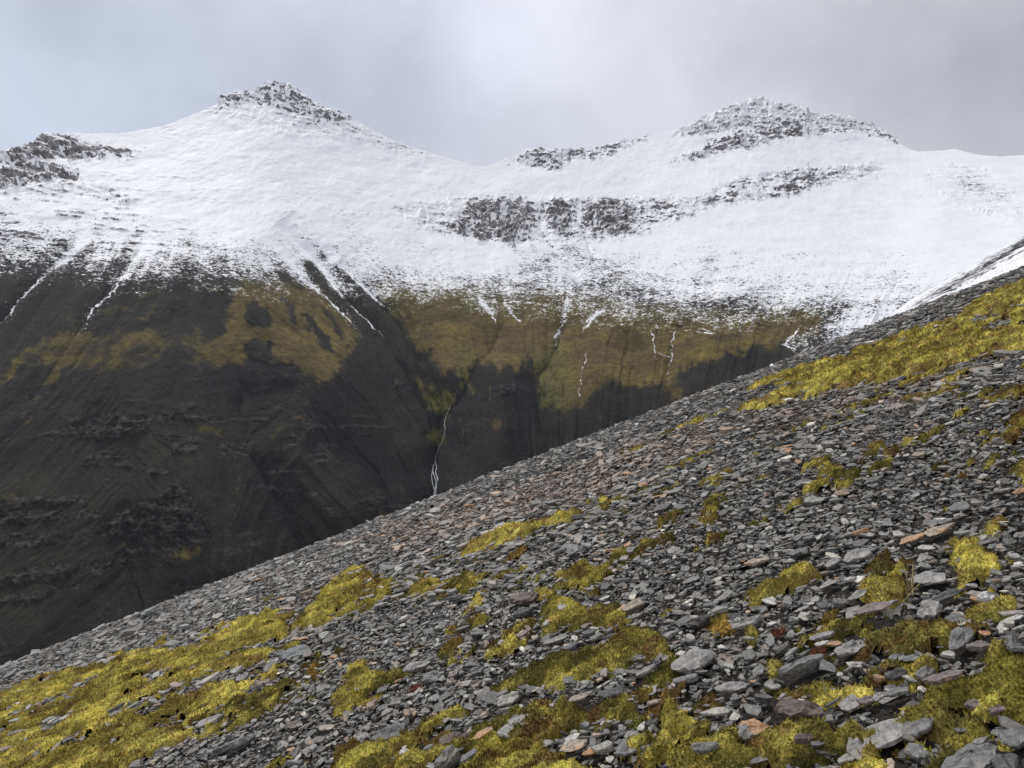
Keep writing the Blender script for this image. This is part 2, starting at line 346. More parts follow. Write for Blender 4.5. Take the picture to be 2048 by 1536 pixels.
MOSS_M = [  # polygon, strength
 ([(480, 560), (560, 560), (620, 570), (655, 590), (700, 640), (722, 662), (712, 700), (690, 712), (678, 702), (684, 735), (655, 764), (630, 757), (600, 732), (560, 716), (545, 722), (540, 690), (520, 700), (490, 690), (484, 725), (450, 722), (395, 712), (398, 690), (440, 670), (458, 660), (455, 610), (466, 590)], 0.98),
 ([(0, 745), (60, 690), (130, 650), (200, 655), (300, 655), (400, 660), (470, 690), (440, 735), (300, 742), (160, 760), (105, 735), (50, 730)], 0.50),
 ([(-60, 800), (0, 745), (40, 705), (90, 675), (95, 690), (50, 725), (0, 760), (-60, 820)], 0.8),
 ([(85, 760), (120, 710), (155, 665), (170, 670), (140, 720), (105, 765)], 0.75),
 ([(270, 662), (330, 658), (405, 662), (405, 672), (330, 670), (280, 675)], 0.75),
 ([(100, 640), (180, 590), (300, 570), (450, 560), (450, 640), (300, 650), (130, 660)], 0.30),
 ([(740, 560), (780, 560), (900, 560), (1100, 580), (1300, 600), (1500, 620), (1640, 610), (1700, 640), (1614, 676), (1552, 690), (1490, 705), (1424, 718), (1374, 738), (1352, 742), (1358, 808), (1340, 808), (1330, 762), (1299, 772), (1225, 768), (1186, 783), (1163, 814), (1139, 826), (1108, 812), (1084, 818), (1078, 781), (1100, 745), (1088, 721), (1069, 717), (1049, 729), (1034, 744), (1014, 732), (998, 744), (990, 725), (975, 721), (940, 725), (926, 772), (915, 740), (881, 740), (866, 705), (830, 697), (812, 650), (780, 617), (750, 590)], 0.93),
 ([(655, 580), (700, 600), (760, 640), (800, 700), (770, 690), (720, 640)], 0.6),
 ([(842, 764), (873, 779), (897, 779), (903, 805), (889, 842), (873, 830), (850, 797)], 0.8),
 ([(900, 740), (940, 730), (950, 780), (930, 770)], 0.8),
 ([(850, 852), (892, 875), (892, 890), (870, 895), (858, 882)], 0.85),
 ([(915, 845), (922, 832), (944, 850), (940, 864)], 0.72), ([(965, 840), (1010, 835), (1012, 860), (975, 865)], 0.5),
 ([(1060, 700), (1110, 690), (1140, 740), (1090, 790), (1062, 750)], 0.72),
 ([(555, 900), (620, 845), (640, 850), (575, 915)], 0.55), ([(280, 1100), (420, 1085), (400, 1120), (300, 1125)], 0.45),
 ([(390, 845), (460, 850), (445, 875), (400, 870)], 0.55), ([(280, 1035), (330, 1025), (330, 1045), (285, 1050)], 0.5)]
MOSS_HOLE = [[(603, 622), (625, 630), (652, 665), (668, 702), (640, 692), (618, 655)], [(492, 608), (532, 612), (545, 655), (505, 662), (494, 640)],
 [(560, 590), (575, 590), (600, 640), (590, 650)], [(640, 610), (655, 620), (690, 670), (680, 675)], [(495, 690), (515, 678), (518, 730), (500, 735)], [(528, 690), (542, 690), (545, 730), (530, 735)]]
GREEN_P = [[(842, 764), (897, 775), (905, 805), (889, 895), (850, 890)], [(905, 690), (940, 690), (960, 780), (915, 780)], [(1060, 700), (1140, 690), (1150, 820), (1078, 820)], [(900, 600), (965, 600), (960, 625), (905, 625)]]
STREAK = [([(300, 470), (281, 504), (265, 528), (250, 551), (219, 590), (184, 621), (168, 660)], 4.5), ([(175, 470), (145, 504), (105, 535), (78, 562), (35, 601), (0, 645)], 4.0),
 ([(500, 430), (560, 500), (600, 543), (623, 570), (651, 594), (686, 629), (713, 656)], 4.0), ([(560, 400), (590, 470), (616, 508), (651, 551), (678, 586), (698, 609)], 7.0),
 ([(698, 609), (717, 625), (741, 648), (772, 680)], 2.5), ([(640, 470), (674, 523), (717, 566), (756, 602), (787, 625)], 6.0),
 ([(1353, 653), (1343, 687), (1343, 703), (1339, 732), (1332, 759)], 2.6), ([(1295, 658), (1308, 672), (1306, 695), (1310, 728)], 1.8), ([(1306, 701), (1325, 712), (1342, 715)], 1.5),
 ([(1135, 600), (1125, 648), (1112, 672), (1108, 703)], 4), ([(1205, 620), (1194, 629), (1174, 648), (1166, 664)], 3), ([(960, 600), (985, 629), (992, 650)], 3), ([(1010, 605), (1041, 648)], 3),
 ([(1172, 700), (1170, 719), (1159, 777), (1157, 795)], 1.8), ([(1780, 620), (1740, 635), (1700, 655), (1675, 672)], 7), ([(1655, 640), (1690, 630), (1740, 628)], 3),
 ([(1600, 650), (1570, 690), (1590, 700)], 2.5), ([(1400, 650), (1425, 668), (1385, 660)], 2)]
def relief(px, py):
    d = np.zeros_like(px)
    wx = px+12*(fbm(px/60, py/60, 3, 3)-0.5)*2; wy = py
    for P, wd, am in GULLY:
        dd, t = line_d(wx, wy, P); e = np.sqrt(np.clip(t*6, 0, 1)); d += am*e*np.exp(-np.abs(dd)/wd*1.3)
    for P, wd, am in SPUR:
        dd, t = line_d(wx, wy, P); d -= am*np.exp(-(dd/wd)**2)
    return d
# grid
pxg = np.concatenate([np.arange(-700, -60, 14), np.arange(-60, 2110, 1.55), np.arange(2112, 2800, 14)])
ridge = np.interp(pxg, *np.array(RIDGE, float).T)
craggy = np.interp(pxg, [-100, 0, 170, 280, 420, 430, 640, 800, 1000, 1020, 1300, 1400, 1800, 1830, 2100], [3, 3, 3, .8, .8, 4, 3, .7, .7, 4, 3.5, 4.5, 3.5, .6, .6])
ridge = ridge-craggy*(ridged(pxg/14, pxg*0, 5, 4, 0.6)-0.45)*3.0
bottom = np.interp(pxg, [-700, 0, 500, 1000, 1500, 1800, 2048, 2800], [1500, 1480, 1300, 1100, 920, 800, 740, 700])
NRW = 760
t = np.linspace(0, 1, NRW)**1.05
PX = np.broadcast_to(pxg[None, :], (NRW, len(pxg))).copy()
PY = ridge[None, :]+(bottom-ridge)[None, :]*t[:, None]
D = depth0(PX, PY)+relief(PX, PY)*sstep(0, 60, PY-ridge[None, :])
U = (PX-1024)/FPX; Vv = (768-PY)/FPX
X = U*D; Y = D.copy(); Z = Vv*D
rock = np.zeros_like(PX); amp = np.zeros_like(PX); low = np.zeros_like(PX)
wpx = PX+13*(fbm(PX/11, PY/11, 21, 5, 0.65)-0.5)*2; wpy = PY+13*(fbm(PX/8, PY/13, 27, 5, 0.65)-0.5)*2
RN = 0.45*fbm(PX/5, PY/26, 22, 5, 0.6)+0.55*fbm(PX/24, PY/7, 23, 5, 0.6)
RN = np.clip((RN-0.5)*1.7+0.5, 0, 1)
lean = np.interp(PX, [-700, 0, 250, 420, 600, 760, 950, 1150, 1400, 1700, 2100], [-.9, -.75, -.6, 0, .75, .8, .35, -.1, -.25, -.5, -.7])
FQ = PX-lean*(PY-520)+6*(fbm(PX/30, PY/30, 25, 3)-0.5)*2
FLOW = 0.6*fbm(FQ/11, PY/170, 26, 5, 0.62)+0.4*fbm(FQ/38, PY/260, 28, 3)
for P, s, a in ROCKS:
    xs = [p[0] for p in P]; cm = (pxg > min(xs)-30) & (pxg < max(xs)+30)
    sd_ = poly_sd(wpx[:, cm], wpy[:, cm], P); k = sstep(-22, 10, sd_); k0 = k; k = sstep(0.38, 0.62, np.minimum(k, 0.74)+(RN[:, cm]-0.5)*1.7)*sstep(0.05, 0.4, k0)
    rock[:, cm] = np.maximum(rock[:, cm], k*s); amp[:, cm] = np.maximum(amp[:, cm], sstep(-3, 10, sd_)*a)
for P, a in LOW:
    xs = [p[0] for p in P]; cm = (pxg > min(xs)-30) & (pxg < max(xs)+30)
    sd_ = poly_sd(wpx[:, cm], wpy[:, cm], P); k = sstep(-3, 4, sd_)
    low[:, cm] = np.maximum(low[:, cm], k*0.6*sstep(0.36, 0.62, fbm(PX[:, cm]/7, PY[:, cm]/5, 77, 3))); amp[:, cm] = np.maximum(amp[:, cm], sstep(-3, 6, sd_)*a*0.8)
# scattered small outcrops: on the left snow slope in level ledges, and through the dark slope
led = fbm(X/55, Z/5.5, 41, 4, 0.6)
lz = np.interp(PX, [-700, 0, 250, 420, 520], [1, 1, .8, .35, 0])*sstep(330, 370, PY)*(1-sstep(500, 560, PY))
lr = lz*sstep(0.60, 0.70, led); rock = np.maximum(rock, lr*0.85); amp = np.maximum(amp, lr*5)
mid = fbm(X/25, Z/12, 43, 4, 0.6); zone = sstep(520, 560, PX)*(1-sstep(760, 900, PX))*sstep(330, 420, PY)*(1-sstep(480, 540, PY))
lr = zone*sstep(0.63, 0.72, mid); rock = np.maximum(rock, lr*0.5); amp = np.maximum(amp, lr*3)
dk = sstep(760, 860, PY)*(1-sstep(700, 1000, PX)*0.6)
strat = ridged(X/120+3, (Z+0.10*X)/13, 47, 4, 0.55)*fbm(X/40, Z/30, 49, 3)
lr = dk*sstep(0.36, 0.50, strat); low = np.maximum(low, lr*0.50); amp = np.maximum(amp, lr*4.0)
rd = ridged(X/16, Z/13, 51, 5, 0.6); rb, rcell = worley(X/9+0.3*Z/9, Z/8, 53)
but = ridged(X/26+Z/90, Z/70, 55, 4, 0.6); shelf = ridged(X/90, (Z+0.12*X)/10, 57, 4, 0.6)
push = 1.5*amp*((rd-0.42)*0.55+(but-0.42)*0.9+(shelf-0.42)*0.55+(rcell-0.5)*0.30*sstep(0.0, 0.35, 0.9-rb))
gen = (fbm(X/45, Z/35, 61, 5, 0.55)-0.5)*9*sstep(0, 40, PY-ridge[None, :])+(fbm(X/6, Z/5, 63, 3, 0.6)-0.5)*1.3
edge = sstep(0, 18, PY-ridge[None, :])
vrun = (fbm(FQ/24, PY/300, 65, 5, 0.58)-0.5)*14*sstep(480, 660, PY)
Y2 = Y-push*0.9-gen-vrun; Z2 = Z+push*0.55*np.clip(edge, 0.35, 1)+gen*0.15
X2 = X+(rcell-0.5)*amp*0.25
# behind the ridge: back slope rows
back = []
for k, (dy, dz) in enumerate([(25, -8), (120, -70), (500, -380), (900, -760)]):
    back.append((X2[0]*(1+dy/1500), Y2[0]+dy, Z2[0]+dz))
front = [(X2[-1]*0.9, Y2[-1]*0.88, Z2[-1]-70), (X2[-1]*0.7, Y2[-1]*0.66, Z2[-1]-120)]
XA = np.concatenate([[b[0] for b in back[::-1]], X2, [f[0] for f in front]])
YA = np.concatenate([[b[1] for b in back[::-1]], Y2, [f[1] for f in front]])
ZA = np.concatenate([[b[2] for b in back[::-1]], Z2, [f[2] for f in front]])
# cover fields
yfull = np.interp(PX, [-700, 0, 200, 400, 500, 650, 780, 900, 1100, 1300, 1500, 1700, 1800, 2800], [400, 440, 468, 474, 486, 492, 520, 545, 560, 580, 590, 600, 600, 600])
yzero = np.interp(PX, [-700, 0, 130, 200, 300, 400, 480, 560, 650, 730, 780, 900, 1100, 1300, 1500, 1640, 1700, 1800, 2800], [565, 575, 560, 580, 585, 580, 592, 605, 600, 615, 632, 618, 648, 668, 668, 640, 655, 700, 700])
snow = (yzero-PY)/(yzero-yfull)
snow = np.where(snow > 0, np.clip(0.02+snow*0.95, 0, 1.9), np.clip(-0.0+snow*3.0, -1.6, 0))
snow = np.where(snow > 1.05, 1.05+(snow-1.05)*0.30, snow)-0.03*sstep(950, 1150, PX)
fl = 1.45*sstep(980, 1100, PX)*(1-sstep(1800, 1900, PX))*sstep(470, 520, PY)*(1-sstep(600, 640, PY)); snow -= fl*0.17
snow -= 0.22*np.exp(-(line_d(PX, PY, [(1145, 490), (1200, 540), (1250, 560)])[0]/30)**2)+0.26*np.exp(-(line_d(PX, PY, [(1450, 450), (1420, 530)])[0]/16)**2)
snow -= 0.38*sstep(0, 40, poly_sd(PX, PY, [(1840, 330), (1910, 310), (1990, 340), (2040, 380), (2040, 440), (1980, 420), (1900, 400)]))*1.0
snow -= 0.35*np.exp(-(line_d(PX, PY, [(640, 232), (730, 272), (860, 316)])[0]/13)**2)+0.35*np.exp(-(line_d(PX, PY, [(900, 600), (1000, 560), (1130, 500)])[0]/26)**2)*0.5+0.4*np.exp(-(line_d(PX, PY, [(600, 470), (700, 560), (800, 640)])[0]/9)**2)*sstep(0.35, 0.6, fbm(PX/20, PY/20, 71, 3))
snow += 0.75*(FLOW-0.5)*sstep(380, 470, PY)*np.interp(PX, [0, 1000, 1300, 2000], [1, 1, .55, .4])
# dark tongues of bare ground between the snow-filled gullies
for P, wd, am in [([(690, 545), (730, 590), (775, 625), (800, 650)], 5, 1.0), ([(620, 530), (665, 590), (700, 625)], 9, 1.1), ([(560, 545), (600, 580)], 8, 0.5)]:
    snow -= am*np.exp(-(line_d(PX, PY, P)[0]/wd)**2)
mossy = np.zeros_like(PX); green = np.zeros_like(PX)
mpx = PX+12*(fbm(PX/16, PY/22, 81, 5, .6)-0.5)*2; mpy = PY+17*(fbm(PX/22, PY/30, 83, 5, .6)-0.5)*2
mpx = mpx+0*mpx
for P, s in MOSS_M: mossy = np.maximum(mossy, s*sstep(-26, 24, poly_sd(mpx, mpy, P)))
for P in MOSS_HOLE: mossy *= 1-0.9*sstep(-9, 9, poly_sd(mpx, mpy, P))
for P, wd, am in [([(600, 543), (651, 600), (713, 680), (790, 740)], 8, .0), ([(690, 560), (730, 620), (770, 690), (800, 740)], 13, .9)]: mossy *= 1-am*np.exp(-(line_d(mpx, mpy, P)[0]/wd)**2)
for P in GREEN_P: green = np.maximum(green, 0.42*sstep(-8, 10, poly_sd(mpx, mpy, P)))
mossy = mossy+1.0*(FLOW-0.5)*sstep(0.0, 0.5, mossy); mossy = np.maximum(mossy, 0.5*sstep(0.55, 0.70, FLOW)*sstep(640, 760, PY)*0.75)
mossy *= 1-low
streak = np.zeros_like(PX)
sx = PX+5*(fbm(PX/10, PY/8, 91, 3)-0.5)*2
for P, wd in STREAK:
    dd, tt = line_d(sx, PY, P); streak = np.maximum(streak, np.exp(-(dd/(wd*0.58))**2)*np.clip(0.45+1.1*np.minimum(tt*5, (1-tt)*3), 0, 1)*(0.25+1.25*fbm(PX/5, PY/7, 93, 4)))
# snow caught between boulders of the upper stream
cr_ = sstep(-6, 6, poly_sd(PX, PY, [(1560, 690), (1640, 640), (1700, 612), (1790, 612), (1760, 640), (1690, 680), (1620, 720)]))
for P, wd in STREAK:
    if wd > 2.7:
        dd, tt = line_d(sx, PY, P); snow = np.where(dd < wd*4, np.maximum(snow, -0.1)+0.42*np.exp(-(dd/(wd*1.6))**2)*np.clip((1-tt)*2.5, 0, 1), snow)
snow = np.where(cr_ > 0.02, np.maximum(snow, cr_*(0.35+0.45*sstep(1640, 1700, PX))), snow)
def pad(A): return np.concatenate([np.repeat(A[:1], 4, 0), A, np.repeat(A[-1:], 2, 0)]).ravel()
V3 = np.stack([XA, YA, ZA], -1).reshape(-1, 3)
me = quads('mountain', V3, grid_faces(NRW+6, len(pxg)), smooth=True, mat=MAT_MTN, attrs={
    'snow': ('POINT', pad(snow)), 'mossy': ('POINT', pad(mossy)), 'rock': ('POINT', pad(rock)), 'lowrock': ('POINT', pad(low)), 'green': ('POINT', pad(green)), 'streak': ('POINT', pad(streak))})
link('mountain', me, kind='structure')
def on_mountain(px, py, toward=0.0):
    c = int(np.argmin(abs(pxg-px))); r = int(np.argmin(abs(PY[:, c]-py)))
    p = Vector((X2[r, c], Y2[r, c], Z2[r, c])); return p-p.normalized()*toward

# snowy shoulder of the near slope, farther up the valley side
spx = np.concatenate([np.arange(1700, 2120, 2.0), np.arange(2125, 2800, 15)])
stop = np.interp(spx, [1700, 1770, 1804, 1849, 1924, 1999, 2048, 2200, 2800], [700, 640, 612, 581, 541, 497, 470, 395, 150])
tt = np.linspace(0, 1, 90)
SX = np.broadcast_to(spx, (90, len(spx))); SY = stop[None]+tt[:, None]**1.3*170
SD = 420-260*tt[:, None]**0.6+(SX-1800)*0.10
sx_, sy_, sz_ = (SX-1024)/FPX*SD, SD, (768-SY)/FPX*SD
nn = fbm(sx_/12, sy_/12, 101, 4)-0.5; sz_ = sz_+nn*1.2*sstep(0, .1, tt)[:, None]
ang = (SY-stop[None])
sn = 1.10-0.62*np.exp(-((ang-16-0.02*(SX-1800)+10*(fbm(SX/50, SY/20, 3, 2)-.5))/14)**2)*sstep(1780, 1850, SX)+1.0*(fbm((SX+SY*1.3)/90, (SY+SX*0.55)/6, 103, 3)-0.50)
bx = [(sx_[0]*1.02, sy_[0]+12, sz_[0]-6), (sx_[0]*1.2, sy_[0]+90, sz_[0]-90)]
V3 = np.stack([np.concatenate([[b[0] for b in bx[::-1]], sx_]), np.concatenate([[b[1] for b in bx[::-1]], sy_]), np.concatenate([[b[2] for b in bx[::-1]], sz_])], -1).reshape(-1, 3)
def pad2(A): return np.concatenate([np.repeat(A[:1], 2, 0), A]).ravel()
zz = np.zeros_like(sn)
me = quads('hillside', V3, grid_faces(92, len(spx)), smooth=True, mat=MAT_MTN, attrs={'snow': ('POINT', pad2(sn)), 'mossy': ('POINT', pad2(zz)), 'rock': ('POINT', pad2(zz)), 'lowrock': ('POINT', pad2(zz+0.7)), 'green': ('POINT', pad2(zz)), 'streak': ('POINT', pad2(zz))})
link('snowy_hillside', me, kind='structure')

# waterfall: white water threads lying in the dark gully
def waterfall():
    m = M('white_water'); c = m.mix(m.ramp(m.noise(0.5, 4, 0.6, stretch=(1, 1, 0.3)), 0.35, 0.65), (0.45, 0.48, 0.52), (0.85, 0.88, 0.92)); mt = m.fin(c, 0.35, 0.5)
    V = []; F = []
    for pts, wd in (([(901, 812), (893, 830), (889, 844), (890, 858), (888, 871), (884, 882), (880, 894), (872, 915), (869, 928)], 0.22),
                    ([(869, 928), (865, 938), (867, 950), (871, 962), (870, 978), (868, 992), (867, 1020)], 0.6),
                    ([(870, 922), (873, 935), (872, 948), (874, 960), (871, 972), (872, 985), (868, 998)], 0.35), ([(866, 940), (862, 950), (865, 965), (869, 985)], 0.25)):
        P = [on_mountain(a, b, 3.5) for a, b in pts]; Q = []
        for i in range(len(P)-1):
            for k in range(6):
                q = P[i].lerp(P[i+1], k/6); q.x += random.uniform(-.6, .6); Q.append(q)
        Q.append(P[-1]); b0 = len(V)
        for q in Q:
            ww = wd*random.uniform(.55, 1.35)
            for a in range(6):
                V.append((q.x+ww*math.cos(a*math.pi/3), q.y+0.5*ww*math.sin(a*math.pi/3), q.z))
        for i in range(len(Q)-1):
            for a in range(6): F.append((b0+i*6+a, b0+i*6+(a+1) % 6, b0+i*6+6+(a+1) % 6, b0+i*6+6+a))
    me = quads('waterfall', np.array(V), F, smooth=True, mat=mt)
    link('waterfall', me, label='thin white waterfall dropping down the dark gully in the valley side', cat='waterfall')
waterfall()

# ------------------------------------------------------------------ near scree slope
HC, GA, GB, GC = 1.6, 0.391, 0.0215, 0.00262
def G(x, y):
    return -HC+GA*x+GB*y-GC*y*np.abs(y)+0.16*(fbm(x/3.1+40, y/3.1+9, 201, 3)-0.5)*np.clip(y/6, 0.25, 1)
def gnormal(x, y, e=0.15):
    gx = (G(x+e, y)-G(x-e, y))/(2*e); gy = (G(x, y+e)-G(x, y-e))/(2*e)
    n = np.stack([-gx, -gy, np.ones_like(gx)], -1); return n/np.linalg.norm(n, axis=-1, keepdims=True)
def hit(px, py, up=0.06):
    """where the sight line through a photo pixel meets the slope (x, y in metres)"""
    u = (px-1024)/FPX; v = (768-py)/FPX
    ys = np.geomspace(1.2, 30, 500); f = v*ys-G(u*ys, ys)-up
    k = np.argmax(f < 0)
    if f[k] >= 0: k = int(np.argmin(f))
    y = ys[k]; return u*y, y
# ground sheet
xa = np.concatenate([-np.geomspace(160, 14, 26), np.linspace(-13.8, 22, 480), np.geomspace(22.3, 300, 30)])
ya = np.concatenate([-np.geomspace(60, 1.2, 20), np.linspace(-1, 34, 480), np.geomspace(34.5, 330, 40)])
gx, gy = np.meshgrid(xa, ya); gz = G(gx, gy)+(0.03*(fbm(gx/0.12, gy/0.12, 205, 3)-0.5))*(gy < 40)
gz -= 0.0010*np.clip(gy-60, 0, None)**2*0.5
me = quads('ground', np.stack([gx, gy, gz], -1).reshape(-1, 3), grid_faces(len(ya), len(xa))[:, ::-1], smooth=True, mat=MAT_GROUND)
link('ground', me, kind='structure')

